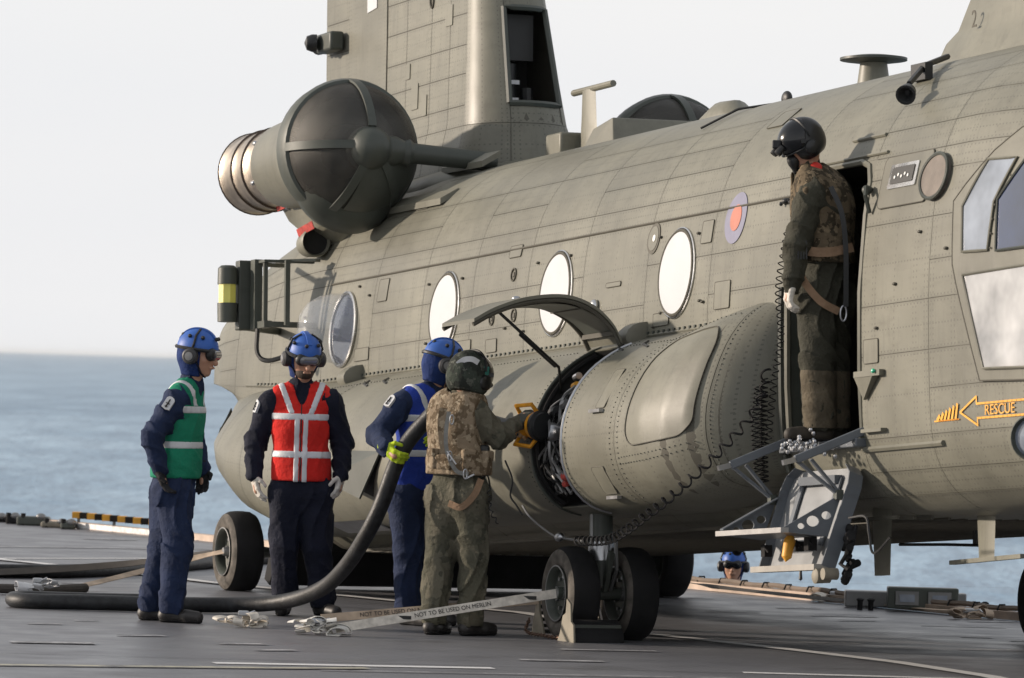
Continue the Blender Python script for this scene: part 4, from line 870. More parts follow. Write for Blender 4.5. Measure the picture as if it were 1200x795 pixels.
MB().prism([L(U0 - .02, 1.71, .60), L(U1 - .06, 1.71, .60), L(U1 - .06, 1.46, .578), L(U0 - .02, 1.46, .578)], (0, 0, .012)).obj('step_tread', 'grey_alloy', stp, smooth=False)
MB().prism([L(U0 - .02, 1.36, .83), L(U0 - .02, 1.73, .63), L(U0 + .03, 1.73, .63), L(U0 + .03, 1.36, .83)], (0, 0, .008)).obj('bracket_flange', 'grey_alloy', stp, smooth=False)
for ub, ua in ((U1 - .04, 3.46), (U0 - .03, 2.50)):
    a0_ = L(ua, 1.24, 1.20); a1_ = L(ub, 1.66, 1.02); MB().bar(a0_, a1_, .045, .05).obj('folding_arm', 'grey_alloy', stp, smooth=False, bevel=.006)
    MB().bar(a1_, L(ub, 1.74, 1.0), .03, .03).obj('arm_fork', 'steel', stp, smooth=False)
    foot = L(ub, 1.385, .82)
    for d in (0, .10): MB().bar(a1_ + V(0, d, .03 * d), foot + V(0, d * .15, 0), .028, .016).obj('arm_strut', 'grey_alloy', stp, smooth=False)
    MB().box(foot, (.05, .05, .06)).obj('arm_pivot', 'dark_green', stp, smooth=False, bevel=.006)
ch = MB(); cr = random.Random(3)
for k_ in range(70): ch.ell(L(3.02 + cr.gauss(0, .10), 1.40 + cr.uniform(-.10, .14), 1.12 + cr.gauss(0, .028)), .02, .012, .014, 6, 4)
ch.obj('safety_chain', 'steel', stp, kind='stuff')
MB().lathe(SP(U0 + .62, .80, .10), (0, -.2, -1), [(-.03, .02), (0, .035), (.10, .03), (.13, .0)], 12).obj('orange_handle', 'orange_mark', stp)
for (u, k, r_) in ((U0 + .15, .85, .035), (U1 - .2, .80, .04), (U1 - .35, .82, .03)): MB().box(SP(u, k, .03), (r_ * 1.6, r_ * 1.4, r_ * 2)).tube([SP(u - .05, k, .04), SP(u, k - .04, .06), SP(u + .06, k + .02, .04)], .008, 5).obj('latch_block', 'black_rubber', stp, smooth=False)
jn = MB(); 
for k_ in range(11):
    pq = SP(U1 + .03 + cr.uniform(-.05, .13), .62 + .045 * k_, -.12 + cr.uniform(-.06, .04)); jn.cyl(pq - V(cr.uniform(.02, .05), 0, .02), pq + V(.04, cr.uniform(-.03, .03), cr.uniform(0, .05)), .016 + .012 * cr.random(), 10)
jn.tube([SP(U1 + .02, .55, -.12), SP(U1 + .10, .75, -.10), SP(U1 + .06, .95, -.08), SP(U1 + .16, 1.0, -.1)], .014, 6); jn.obj('winch_gear', 'black_rubber', stp)
MB().lathe(SP(U1 - .02, 1.10, -.02), (0, -1, 0), [(-.05, .04), (.04, .045), (.05, .03)], 14).obj('roller', 'chock_paint', stp); MB().lathe(SP(U1 + .08, 1.08, -.02), (0, -1, 0), [(-.05, .035), (.04, .035)], 14).obj('roller', 'chock_paint', stp)
MB().tube([V(*p) for p in catmull([L(3.62, 1.42, .68), L(3.85, 1.42, .68), L(3.9, 1.42, .58), L(3.92, 1.40, .47), L(4.06, 1.36, .56)], 6)], .008, 5).obj('loose_cable', 'black_plastic', stp)
MB().lathe(SP(U0 + .72, 1.06, .02), (0, 0, -1), [(0, .008), (.05, .012), (.06, 0)], 8).obj('drain_plug', 'black_plastic', stp)
# ------------------------------------------------------------------ coiled intercom cords
def coil(path, r_, pitch, wire, n=10):
    P = [V(*p) for p in catmull(path, 24)]; out = []; ln = 0
    for i in range(len(P) - 1):
        a, b = P[i], P[i + 1]; d = b - a; x, y, z = frame(d); k = max(2, int(d.length / pitch * n))
        for j in range(k):
            t = j / k; ph = 2 * math.pi * (ln + d.length * t) / pitch; out.append(a + d * t + (x * math.cos(ph) + y * math.sin(ph)) * r_)
        ln += d.length
    return MB().tube(out, wire, 4)
def hang(us): return [L(u, v, w) for u, v, w in us]
coil(hang([(2.44, 1.30, 2.44), (2.40, 1.34, 2.1), (2.44, 1.34, 1.80), (2.44, 1.38, 1.55), (2.42, 1.42, 1.1)]), .020, .045, .0042).obj('coiled_cord', 'black_rubber', heli)
coil(hang([(2.38, 1.42, 1.55), (2.40, 1.43, 1.2), (2.40, 1.42, .92)]), .020, .028, .0045).obj('coiled_cord', 'black_rubber', heli)
coil(hang([(2.42, 1.48, 1.50), (2.42, 1.50, 1.25), (2.42, 1.48, .98)]), .020, .028, .0045).obj('coiled_cord', 'black_rubber', heli)
coil(hang([(2.40, 1.44, 1.52), (2.41, 1.46, 1.2), (2.40, 1.44, .92)]), .020, .028, .0045).obj('coiled_cord', 'black_rubber', heli)
coil(hang([(2.40, 1.42, 1.60), (2.48, 1.47, 1.45), (2.48, 1.56, 1.30), (2.42, 1.70, 1.13), (2.28, 1.82, .97), (2.05, 1.90, .83), (1.78, 1.94, .73), (1.50, 1.95, .65), (1.05, 1.90, .60), (.4, 1.84, .61)]), .027, .095, .0068, 12).obj('coiled_cord', 'black_rubber', heli)
MB().tube([V(*p) for p in catmull(hang([(.4, 1.80, .61), (.0, 1.78, .64), (-.2, 1.78, .67), (-.5, 1.80, .78), (-.6, 1.82, .86)]), 6)], .008, 5).obj('cord_lead', 'pipe_grey', heli)
MB().ell(L(-.02, 1.79, .645), .05, .03, .03).obj('cord_plug', 'steel', heli)
MB().tube([V(fs_(2.37, w, .03)) for w in np.linspace(1.0, 2.1, 10)], .02, 6).obj('door_track', 'dark_green', heli)
MB().ell(V(fs_(2.30, 2.62, .03)), .03, .03, .02).obj('jack_box', 'black_plastic', heli)
for q in range(6): MB().ell(V(fs_(2.22 + .035 * q, 2.61 + .01 * (q % 2), .03)), .014, .012, .014, 6, 5).obj('jack_socket', 'black_plastic', heli)
# ------------------------------------------------------------------ people: bodies and clothes as smooth implicit surfaces
class Field:
    def __init__(s, lo, hi, h):
        s.h = h; s.lo = np.array(lo, np.float32); s.n = np.ceil((np.array(hi) - s.lo) / h).astype(int) + 1
        s.ax = [s.lo[i] + h * np.arange(s.n[i], dtype=np.float32) for i in range(3)]
        s.D = np.full(tuple(s.n), 1.0, np.float32); s.cs = None
    def sl(s, lo, hi):
        a = np.clip(np.floor((np.array(lo) - s.lo) / s.h).astype(int), 0, s.n); b = np.clip(np.ceil((np.array(hi) - s.lo) / s.h).astype(int) + 1, 0, s.n)
        return tuple(slice(int(a[i]), int(b[i])) for i in range(3))
    def grid(s, sl):
        return (s.ax[0][sl[0]][:, None, None], s.ax[1][sl[1]][None, :, None], s.ax[2][sl[2]][None, None, :])
    def comb(s, sl, d, k, op):
        D = s.D[sl]
        if op == 'add':
            if k > 0: hh = np.maximum(k - np.abs(D - d), 0) / k; s.D[sl] = np.minimum(D, d) - hh * hh * k * .25
            else: s.D[sl] = np.minimum(D, d)
        elif op == 'sub':
            hh = np.maximum(k - np.abs(D + d), 0) / k if k > 0 else 0; s.D[sl] = np.maximum(D, -d) + (hh * hh * k * .25 if k > 0 else 0)
    def cap(s, a, b, r1, r2=None, k=.03, op='add', flat=None):
        r2 = r1 if r2 is None else r2; a = np.array(a, float); b = np.array(b, float)
        if s.cs: a = s.cs[0] + (a - s.cs[0]) * s.cs[1]; b = s.cs[0] + (b - s.cs[0]) * s.cs[1]; r1 = r1 * s.cs[1]; r2 = r2 * s.cs[1]
        m = max(r1, r2) * (1.25 if flat else 1) + .07
        sl = s.sl(np.minimum(a, b) - m, np.maximum(a, b) + m); X, Y, Z = s.grid(sl)
        px, py, pz = X - a[0], Y - a[1], Z - a[2]; B = b - a
        if flat:
            f, kk = np.array(flat[0], float), flat[1] - 1; dt = px * f[0] + py * f[1] + pz * f[2]
            px = px + f[0] * kk * dt; py = py + f[1] * kk * dt; pz = pz + f[2] * kk * dt; bd = B @ f; B = B + f * kk * bd
        L2 = B @ B + 1e-9; t = np.clip((px * B[0] + py * B[1] + pz * B[2]) / L2, 0, 1)
        d = np.sqrt((px - B[0] * t) ** 2 + (py - B[1] * t) ** 2 + (pz - B[2] * t) ** 2) - (r1 + (r2 - r1) * t)
        s.comb(sl, d.astype(np.float32), k, op); return s
    def ell(s, c, r, ax=None, k=.02, op='add'):
        c = np.array(c, float)
        if s.cs: c = s.cs[0] + (c - s.cs[0]) * s.cs[1]; r = [t * s.cs[1] for t in r]
        m = max(r) + .06; sl = s.sl(c - m, c + m); X, Y, Z = s.grid(sl); px, py, pz = X - c[0], Y - c[1], Z - c[2]
        ax = ax if ax is not None else np.eye(3)
        q = [(px * A_[0] + py * A_[1] + pz * A_[2]) for A_ in ax]
        k0 = np.sqrt(sum((q[i] / r[i]) ** 2 for i in range(3))); k1 = np.sqrt(sum((q[i] / r[i] ** 2) ** 2 for i in range(3))) + 1e-9
        s.comb(sl, (k0 * (k0 - 1) / k1).astype(np.float32), k, op); return s
    def boxp(s, c, r, ax, rnd=.01, k=.0, op='add'):
        c = np.array(c, float); m = float(np.linalg.norm(r)) + .05; sl = s.sl(c - m, c + m); X, Y, Z = s.grid(sl); px, py, pz = X - c[0], Y - c[1], Z - c[2]
        q = [np.abs(px * A_[0] + py * A_[1] + pz * A_[2]) - (r[i] - rnd) for i, A_ in enumerate(ax)]
        d = np.sqrt(sum(np.maximum(t, 0) ** 2 for t in q)) + np.minimum(np.maximum(np.maximum(q[0], q[1]), q[2]), 0) - rnd
        s.comb(sl, d.astype(np.float32), k, op); return s
    def folds(s, joints, amp=.006, jamp=.011, seed=0, vert=1.0):
        ii = np.nonzero(np.abs(s.D) < .035); p = [s.ax[i][ii[i]] for i in range(3)]; x, y, z = p
        a = seed * 1.7
        wx = np.sin(x * 12 + a) + np.sin(y * 11 + a * 2 + z * 5); wz = np.sin(z * 8 + a) + np.sin(x * 9 - z * 7 + a * 3)
        n1 = 1 - np.abs(np.sin(z * 26 + wx * 1.5 + a + 6 * np.sin(x * 4 + y * 5)))            # cross folds
        n2 = 1 - np.abs(np.sin(x * 22 * vert + y * 19 + wz * 1.5 + z * 5 + a))                 # long folds
        wt = np.zeros_like(x)
        for (c, r_) in joints: wt += np.exp(-((x - c[0]) ** 2 + (y - c[1]) ** 2 + (z - c[2]) ** 2) / r_ ** 2)
        wt = np.clip(wt, 0, 1)
        s.D[ii] -= (jamp * wt * (n1 ** 2 - .35) + amp * (n2 ** 2.5 - .3) * (1 - .5 * wt)).astype(np.float32); return s
    def clip(s, fn):
        X, Y, Z = s.grid((slice(None),) * 3); s.D = np.maximum(s.D, fn(X, Y, Z).astype(np.float32)); return s
    def copy(s, off=0.0):
        q = Field.__new__(Field); q.h, q.lo, q.n, q.ax, q.cs = s.h, s.lo, s.n, s.ax, None; q.D = s.D - off; return q
    def out(s, name, mt, parent, smooth=1):
        F = s.D; S = F < 0; n = s.n - 1
        if not S.any(): return None
        c = lambda A_, i, j, k: A_[i:i + n[0], j:j + n[1], k:k + n[2]]
        cnt = sum(c(S, i, j, k).astype(np.int8) for i in (0, 1) for j in (0, 1) for k in (0, 1)); act = (cnt > 0) & (cnt < 8)
        idx = np.full(tuple(n), -1, np.int64); I = np.nonzero(act); idx[I] = np.arange(len(I[0])); base = np.stack(I, 1).astype(float)
        acc = np.zeros((len(I[0]), 3)); num = np.zeros(len(I[0])); off = [(i, j, k) for i in (0, 1) for j in (0, 1) for k in (0, 1)]
        for a in off:
            for ax_ in range(3):
                if a[ax_]: continue
                b = list(a); b[ax_] = 1
                fa = F[I[0] + a[0], I[1] + a[1], I[2] + a[2]]; fb = F[I[0] + b[0], I[1] + b[1], I[2] + b[2]]
                m_ = (fa < 0) != (fb < 0); t = np.where(m_, fa / (fa - fb + 1e-12), 0); p = np.array(a, float)[None, :] + 0 * base; p[:, ax_] += t
                acc += p * m_[:, None]; num += m_
        vs = (base + acc / num[:, None]) * s.h + s.lo
        fs = []
        for ax_ in range(3):
            sh = [slice(0, s.n[0] - 1), slice(0, s.n[1] - 1), slice(0, s.n[2] - 1)]; sh2 = list(sh); sh2[ax_] = slice(1, s.n[ax_])
            A_ = S[tuple(sh)]; B_ = S[tuple(sh2)]; E = np.stack(np.nonzero(A_ != B_), 1); u, v = [(1, 2), (2, 0), (0, 1)][ax_]
            E = E[(E[:, u] > 0) & (E[:, v] > 0)]; fl = A_[E[:, 0], E[:, 1], E[:, 2]]
            q = []
            for du, dv in ((1, 1), (0, 1), (0, 0), (1, 0)):
                e = E.copy(); e[:, u] -= du; e[:, v] -= dv; q.append(idx[e[:, 0], e[:, 1], e[:, 2]])
            Q = np.stack(q, 1); Q[~fl] = Q[~fl][:, ::-1]; fs.append(Q[(Q >= 0).all(1)])
        fs = np.concatenate(fs)
        me = bpy.data.meshes.new(name); me.vertices.add(len(vs)); me.vertices.foreach_set('co', vs.ravel()); me.loops.add(fs.size); me.loops.foreach_set('vertex_index', fs.ravel())
        me.polygons.add(len(fs)); me.polygons.foreach_set('loop_start', np.arange(0, fs.size, 4)); me.polygons.foreach_set('loop_total', np.full(len(fs), 4)); me.update(calc_edges=True)
        me.polygons.foreach_set('use_smooth', [True] * len(fs)); me.materials.append(M(mt)); o = bpy.data.objects.new(name, me); return link(o, parent)
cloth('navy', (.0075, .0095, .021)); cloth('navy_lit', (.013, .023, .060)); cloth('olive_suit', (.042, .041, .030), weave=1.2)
cloth('vest_red', (.60, .022, .016), .1); cloth('vest_green', (.012, .20, .115), .1); cloth('vest_blue', (.018, .045, .30), .1)
mat('silver_tape', (.60, .61, .63), .42, 0, var=.12, bump=.3, bscale=120)
def skin_mat():
    m = bpy.data.materials.new('skin'); m.use_nodes = True; g = NT(m); MATS['skin'] = m; o = g.n('TexCoord').outputs['Object']
    g.i(g.p, 'Base_Color', g.mix(g.noise(o, 22, 4), (.42, .22, .145), (.50, .29, .20))); g.p.inputs['Roughness'].default_value = .5
    g.p.inputs['Subsurface Weight'].default_value = .1; g.p.inputs['Subsurface Radius'].default_value = (.01, .004, .002)
skin_mat(); mat('beard', (.045, .028, .018), .8, bump=.8, bscale=300); mat('hair', (.03, .02, .014), .8, bump=.8, bscale=300)
mat('cranial_blue', (.022, .105, .42), .5, var=.12, bump=.1); cloth('cranial_cloth', (.012, .030, .12), .15); mat('ear_cup', (.035, .035, .038), .5, var=.3)
mat('boot', (.020, .018, .018), .5, var=.4); mat('boot_tan', (.035, .028, .02), .7, var=.3)
cloth('glove_white', (.58, .55, .50), .15); cloth('glove_black', (.018, .018, .020), .3); cloth('glove_lime', (.42, .55, .03), .15); cloth('glove_olive', (.085, .09, .080), .2); cloth('glove_tan', (.36, .25, .15), .2)
glass('goggle_glass', (.10, .10, .11), .08); mat('visor_black', (.006, .007, .009), .16, var=.3, bump=.05)
def camo(name, c1, c2, c3_, sc=9):
    m = bpy.data.materials.new(name); m.use_nodes = True; g = NT(m); MATS[name] = m; o = g.n('TexCoord').outputs['Object']
    f1 = g.noise(g.n('Mapping', Vector=o, Scale=(1, 1, .8)).outputs[0], sc, 3, .55); f2 = g.noise(g.n('Mapping', Vector=o, Location=(3, 7, 1)).outputs[0], sc * 1.4, 3, .6)
    c = g.mix(g.ramp(f1, .50, 0., .52, 1.), c1, c2); c = g.mix(g.ramp(f2, .58, 0., .60, 1.), c, c3_)
    g.i(g.p, 'Base_Color', c); g.p.inputs['Roughness'].default_value = .88; g.p.inputs['Specular IOR Level'].default_value = .2
    g.i(g.p, 'Normal', g.bump(g.noise(o, 26, 5, .6), .6, .03)); return m
camo('camo_tan', (.25, .195, .135), (.13, .095, .06), (.34, .28, .20), 17); camo('camo_brown', (.13, .10, .065), (.05, .04, .026), (.20, .155, .10), 17)
camo('camo_trouser', (.085, .082, .060), (.115, .107, .080), (.065, .064, .048), 5); camo('helmet_camo', (.045, .055, .045), (.028, .032, .028), (.10, .105, .09), 14)
mat('helmet_black', (.010, .011, .012), .35, var=.3, vscale=12); mat('red_cloth', (.55, .03, .02), .7); mat('teal_patch', (.03, .18, .15), .7); mat('nozzle_yellow', (.70, .30, .015), .45, var=.25, vscale=18)
def nv(a): a = np.array(a, float); return a / (np.linalg.norm(a) + 1e-9)
def hand(parent, name, wrist, d, pn, mt, side=1, curl=.5, cuff=None, size=1.0, seed=1):
    """palm, four unequal bent fingers and a thumb; d = wrist to knuckles, pn = palm normal, side = thumb side sign"""
    d = nv(d); pn = nv(np.array(pn) - d * np.dot(pn, d)); lat = np.cross(d, pn) * side; w = np.array(wrist, float); z = size
    F = Field(w - .20, w + .20, .0045); c = w + d * .055 * z
    F.boxp(c, (.040 * z, .045 * z, .016 * z), [lat, d, pn], .014); F.cap(w - d * .02, w + d * .03, .030, .033, flat=(pn, 1.3))
    for i, (lo, ln) in enumerate(((.031, .078), (.011, .088), (-.010, .083), (-.029, .066))):
        a = c + d * .036 * z + lat * lo * z; ang = curl * (.75 + .12 * ((i * 7 + seed) % 3)); dd = d
        for j, fr_ in enumerate((.44, .31, .25)):
            ang_j = ang * (.7, 1.0, .8)[j]; dd = nv(dd * math.cos(ang_j) + pn * math.sin(ang_j)); pn2 = nv(pn - dd * np.dot(pn, dd))
            b = a + dd * ln * fr_ * z; F.cap(a, b, (.0125 - .0012 * j) * z, (.0118 - .0014 * j) * z, k=.006); a = b
    a = w + d * .022 * z + lat * .030 * z; b = a + nv(d * .55 + lat * .65 + pn * .35) * .042 * z; e = b + nv(d * .9 + lat * .05 + pn * (.3 + curl * .5)) * .040 * z
    F.cap(a, b, .016 * z, .014 * z, k=.012).cap(b, e, .0135 * z, .011 * z, k=.006)
    F.folds([], .0016, 0, seed); o = F.out(name, mt, parent)
    if cuff:
        F = Field(w - .1, w + .1, .006); F.cap(w - d * .045, w + d * .008, .043 * z, .038 * z, k=0, flat=(pn, 1.1)).clip(lambda X, Y, Z: -((X - w[0]) * d[0] + (Y - w[1]) * d[1] + (Z - w[2]) * d[2] + .05)); F.clip(lambda X, Y, Z: ((X - w[0]) * d[0] + (Y - w[1]) * d[1] + (Z - w[2]) * d[2] - .012)); F.out('cuff', cuff, o if o else parent)
    return o
def head_axes(look, tilt=0.0):
    f = nv(look); r_ = nv(np.cross(f, (0, 0, 1))); u = np.cross(r_, f); r2 = r_ * math.cos(tilt) + u * math.sin(tilt); return f, r2, np.cross(r2, f)
def person(base, J, face, label, style, look=None, group=None):
    P = empty('person', base, label, 'person', group); J = {k: np.array(v, float) for k, v in J.items()}
    f = nv((face[0], face[1], 0)); rt = np.array([f[1], -f[0], 0]); lk = look or (f[0], f[1], -.1)
    hf, hr, hu = head_axes(lk, style.get('tilt', 0)); HC = J['head']; fl = (f, style.get('flat', 1.42))
    ank = {}
    lo = np.min([v for v in J.values()], axis=0) - .24; hi = np.max([v for v in J.values()], axis=0) + .24; lo[2] = -.03
    # --- body: one continuous surface with a face
    F = Field(lo, hi, .0085); hc = HC - hu * .025; HS = st_hs = style.get('hs', 1.14); F.cs = (HC, HS)
    F.ell(hc, (.074, .094, .108), [hr, hf, hu], .02).ell(hc - hu * .055 + hf * .018, (.054, .068, .062), [hr, hf, hu], .03)
    F.ell(hc - hu * .098 + hf * .060, (.026, .024, .022), [hr, hf, hu], .02)                      # chin
    F.cap(hc + hf * .088 + hu * .004, hc + hf * .108 - hu * .036, .010, .016, .012)               # nose
    for sg in (-1, 1):
        F.ell(hc + hf * .092 + hr * sg * .030 + hu * .010, (.018, .012, .012), [hr, hf, hu], .012, 'sub'); F.ell(hc + hf * .076 + hr * sg * .030 + hu * .008, (.014, .014, .012), [hr, hf, hu], .004)
        F.ell(hc + hr * sg * .076 - hu * .01, (.008, .018, .030), [hr, hf, hu], .008); F.ell(hc + hf * .055 + hr * sg * .040 - hu * .028, (.022, .022, .018), [hr, hf, hu], .02)
        F.cap(hc + hf * .090 + hr * sg * .012 + hu * .028, hc + hf * .080 + hr * sg * .045 + hu * .030, .008, .006, .012)
    F.cap(hc + hf * .094 - hu * .066 - hr * .018, hc + hf * .094 - hu * .066 + hr * .018, .008, .008, .008); F.cap(hc + hf * .104 - hu * .062 - hr * .02, hc + hf * .104 - hu * .062 + hr * .02, .0035, .0035, .003, 'sub')
    F.cs = None
    F.cap(J['neck'] - (0, 0, .03), hc - hu * .06 - hf * .012, .062, .058, .03)
    F.cap(J['chest'], J['waist'], .135, .115, .04, flat=fl).cap(J['shR'], J['shL'], .045, .045, .05).cap(J['neck'] - (0, 0, .05), J['chest'], .06, .11, .05, flat=fl).cap(J['hipR'], J['hipL'], .085, .085, .05).cap(J['waist'], J['hips'], .11, .11, .05, flat=fl)
    for s_ in 'RL':
        F.cap(J['sh' + s_], J['el' + s_], .045, .036, .03).cap(J['el' + s_], J['wr' + s_], .036, .026, .02).cap(J['wr' + s_], J['hd' + s_], .026, .022, .02)
        F.cap(J['hip' + s_], J['kn' + s_], .070, .050, .03).cap(J['kn' + s_], J['an' + s_], .050, .038, .02).cap(J['an' + s_], J['an' + s_] + nv((J['toe' + s_] - J['an' + s_]) * (1, 1, 0)) * .11 - (0, 0, .055), .032, .022, .02)
    F.out('body', 'skin', P)
    # --- suit
    st = style; g_ = st.get('loose', 1.20)
    def torso(F, e=0.0):
        F.cap(J['chest'] + (0, 0, .03), J['waist'], .180 + e, .162 + e, .05, flat=fl).cap(J['neck'] - (0, 0, .09), J['chest'], .09 + e, .165 + e, .06, flat=fl)
        F.cap(J['shR'] - (0, 0, .01), J['shL'] - (0, 0, .01), .068 + e * .8, .068 + e * .8, .06); F.cap(J['waist'], J['hips'], .160 + e, .162 + e, .05, flat=(f, 1.25)); return F
    F = Field(lo, hi, .0095); torso(F); F.cap(J['hipR'], J['hipL'], .108 * g_, .108 * g_, .05)
    for s_ in 'RL':
        ae = st.get('arm', 1.20); F.cap(J['sh' + s_], J['el' + s_], .072 * ae, .064 * ae, .035).cap(J['el' + s_], J['wr' + s_], .062 * ae, .047 * ae, .025)
        an = J['an' + s_]; F.cap(J['hip' + s_], J['kn' + s_], .102 * g_, .084 * g_, .04).cap(J['kn' + s_], an + (0, 0, .02), .080 * g_, .074 * g_, .03); F.cap(an + (0, 0, .03), an + (0, 0, -.02), .068 * g_, .064 * g_, .02)
    F.cap(J['neck'] - (0, 0, .06), J['neck'] + (0, 0, .012), .074, .070, .03, flat=(f, 1.05))
    for s_ in 'RL': F.cap(J['neck'] - (0, 0, .03), J['neck'] * .35 + J['sh' + s_] * .65 + (0, 0, .01), .052, .058, .05)
    jn = [(J[a + s_], .10) for a in ('el', 'kn') for s_ in 'RL'] + [(J['an' + s_] + (0, 0, .08), .11) for s_ in 'RL'] + [(J['wr' + s_], .09) for s_ in 'RL'] + [(J['sh' + s_] - (0, 0, .08), .09) for s_ in 'RL'] + [(J['hips'] - (0, 0, .06), .12)]
    F.folds(jn, .016 * st.get('fold', 1), .021 * st.get('fold', 1), st['seed'])
    for s_ in 'RL': an = J['an' + s_]; F.ell(an - (0, 0, .095), (.10, .10, .065), None, .01, 'sub')
    suit = F.out('coverall', st['suit'], P)
    # --- boots
    for s_ in 'RL':
        an = J['an' + s_]; toe = J['toe' + s_]; d = nv((toe - an) * (1, 1, 0)) if np.linalg.norm((toe - an)[:2]) > .03 else f; heel = np.array([an[0], an[1], .045]) - d * .045; tp = heel + d * .225; tp[2] = .040
        F = Field(np.minimum(heel, tp) - .13, np.maximum(heel, tp) + (.13, .13, .2), .007); lt_ = np.cross(d, (0, 0, 1))
        F.cap(heel, tp, .041, .037, .02).cap(heel + d * .16 + lt_ * .008, tp, .043, .036, .02).cap(heel + d * .02 + (0, 0, .01), an + (0, 0, .04), .045, .050, .03).cap(heel + d * .06 + (0, 0, .035), heel + d * .13 + (0, 0, .015), .030, .022, .02); F.clip(lambda X, Y, Z: .004 - Z + 0 * X + 0 * Y); F.folds([], .002, 0, 3)
        bt = F.out('boot', st.get('boot', 'boot'), P); G = F.copy(.005); G.clip(lambda X, Y, Z: Z - .020 + 0 * X + 0 * Y); G.D = np.maximum(G.D, (.001 - F.ax[2])[None, None, :]); G.out('sole', 'black_rubber', bt)
        MB().tube([heel + d * (.075 + .012 * q) + (0, 0, .072 - .006 * q) + lt_ * .026 * (1 if q % 2 else -1) for q in range(7)], .003, 4).obj('lace', 'black_rubber', bt)
    # --- vest
    if 'vest' in st:
        e = st.get('bulk', .016); F = torso(Field(lo, hi, .0095), e); C_ = J['chest']; N_ = J['neck']; zh = st['hem']; hw = st.get('vw', .192)
        F.cap(J['waist'], (J['hips'] + J['waist']) / 2, .172 + e, .180 + e, .05, flat=(f, 1.3)); [F.cap(N_ - (0, 0, .03), N_ * .35 + J['sh' + s_] * .65 + (0, 0, .01), .052 + e * 1.1, .058 + e * 1.1, .05) for s_ in 'RL']; F.folds([], .009, 0, st['seed'] + 2, .5)
        F.clip(lambda X, Y, Z: zh - Z + 0 * X + 0 * Y); F.clip(lambda X, Y, Z: np.abs((X - C_[0]) * rt[0] + (Y - C_[1]) * rt[1] + 0 * Z) - hw + np.clip((1.25 - Z), 0, .3) * -.25)
        F.cap(N_ - (0, 0, .08), N_ + (0, 0, .12), .072, .090, .0, 'sub'); F.cap(N_ - (0, 0, .01) + f * .06, N_ - (0, 0, .16) + f * .17, .055, .010, .0, 'sub')
        vest = F.out('vest', st['vest'], P)
        lat = lambda X, Y, Z: (X - C_[0]) * rt[0] + (Y - C_[1]) * rt[1] + 0 * Z
        fwd_ = lambda X, Y, Z: (X - C_[0]) * f[0] + (Y - C_[1]) * f[1] + 0 * Z
        if st.get('tape'):
            for zc in st['tape']:
                G = F.copy(.0045); G.clip(lambda X, Y, Z: np.abs(Z - zc + .02 * np.sin((X + Y) * 9) * 0) - .024 + 0 * X + 0 * Y); G.out('reflective_band', 'silver_tape', vest)
            for sg in (-1, 1):
                G = F.copy(.0045); G.clip(lambda X, Y, Z: np.abs(lat(X, Y, Z) - sg * (.055 + np.clip(Z - st['tape'][0], 0, .3) * .38)) - .022); G.clip(lambda X, Y, Z: st['tape'][0] + .02 - Z + 0 * X + 0 * Y); G.out('reflective_brace', 'silver_tape', vest)
            if st.get('front', True):
                for sg in (-1, 1):
                    G = F.copy(.005); G.clip(lambda X, Y, Z: np.abs(lat(X, Y, Z) - sg * .028) - .019); G.clip(lambda X, Y, Z: Z - st['tape'][0] - .02 + 0 * X + 0 * Y); G.clip(lambda X, Y, Z: .02 - fwd_(X, Y, Z)); G.out('front_placket', 'silver_tape', vest)
                G = F.copy(.007); G.clip(lambda X, Y, Z: np.abs(lat(X, Y, Z)) - .006); G.clip(lambda X, Y, Z: .02 - fwd_(X, Y, Z)); G.out('zip', 'black_plastic', vest)
        if st.get('pouches'):
            vr = random.Random(st['seed'])
            for (a, z_, w_, h_, dp) in st['pouches']:
                dv = nv(f * math.cos(a) + rt * math.sin(a)); tang = np.cross(dv, (0, 0, 1)); c = (J['waist'] * 1.0 + (0, 0, 0)); c = np.array([C_[0] + (c[0] - C_[0]) * (C_[2] - z_) / max(.1, C_[2] - J['waist'][2]), C_[1], z_]) + dv * (.165 - .045 * abs(math.cos(a)) + e)
                G = Field(c - .14, c + .14, .008); G.boxp(c, (w_, dp, h_), [tang, dv, np.array([0, 0, 1.])], .015).boxp(c + (0, 0, h_ * .6) + dv * .008, (w_ * 1.02, dp, h_ * .4), [tang, dv, np.array([0, 0, 1.])], .012); G.folds([], .003, 0, z_ * 9); G.out('pouch', st.get('pouchmat', st['vest']), vest)
    # --- head gear
    hg = st['head']; before = set(bpy.data.objects)
    F = Field(HC - .22, HC + .22, .0065); E3 = [hr, hf, hu]
    dt = lambda ax_: (lambda X, Y, Z: (X - HC[0]) * ax_[0] + (Y - HC[1]) * ax_[1] + (Z - HC[2]) * ax_[2]); dF, dR, dU = dt(hf), dt(hr), dt(hu)
    if hg == 'cranial':
        F.ell(HC + hu * .008 - hf * .012, (.098, .122, .112), E3, 0); F.clip(lambda X, Y, Z: np.maximum(.0 - dU(X, Y, Z) + .10 * np.clip(dF(X, Y, Z), 0, .1) - .01 + 0 * X, -1)); hm_ = F.out('helmet_shell', 'cranial_blue', P)
        G = Field(HC - .22, HC + .22, .0065); G.ell(HC - hu * .012 - hf * .014, (.093, .116, .118), E3, 0); G.clip(lambda X, Y, Z: np.minimum(dF(X, Y, Z) - .035, -dU(X, Y, Z) * 1.0 + 9) ); G.cap(HC - hu * .06 - hf * .03, HC - hu * .13 - hf * .02, .085, .070, .03); G.clip(lambda X, Y, Z: dF(X, Y, Z) - .035); G.clip(lambda X, Y, Z: -.150 - dU(X, Y, Z)); G.out('hood', 'cranial_cloth', P)
        rg = MB()
        for t in np.linspace(.4, 5.9, 7): rg.ell(HC + hu * .075 + (hr * math.cos(t) * .088 + hf * math.sin(t) * .105), .012, .012, .012, 8, 6)
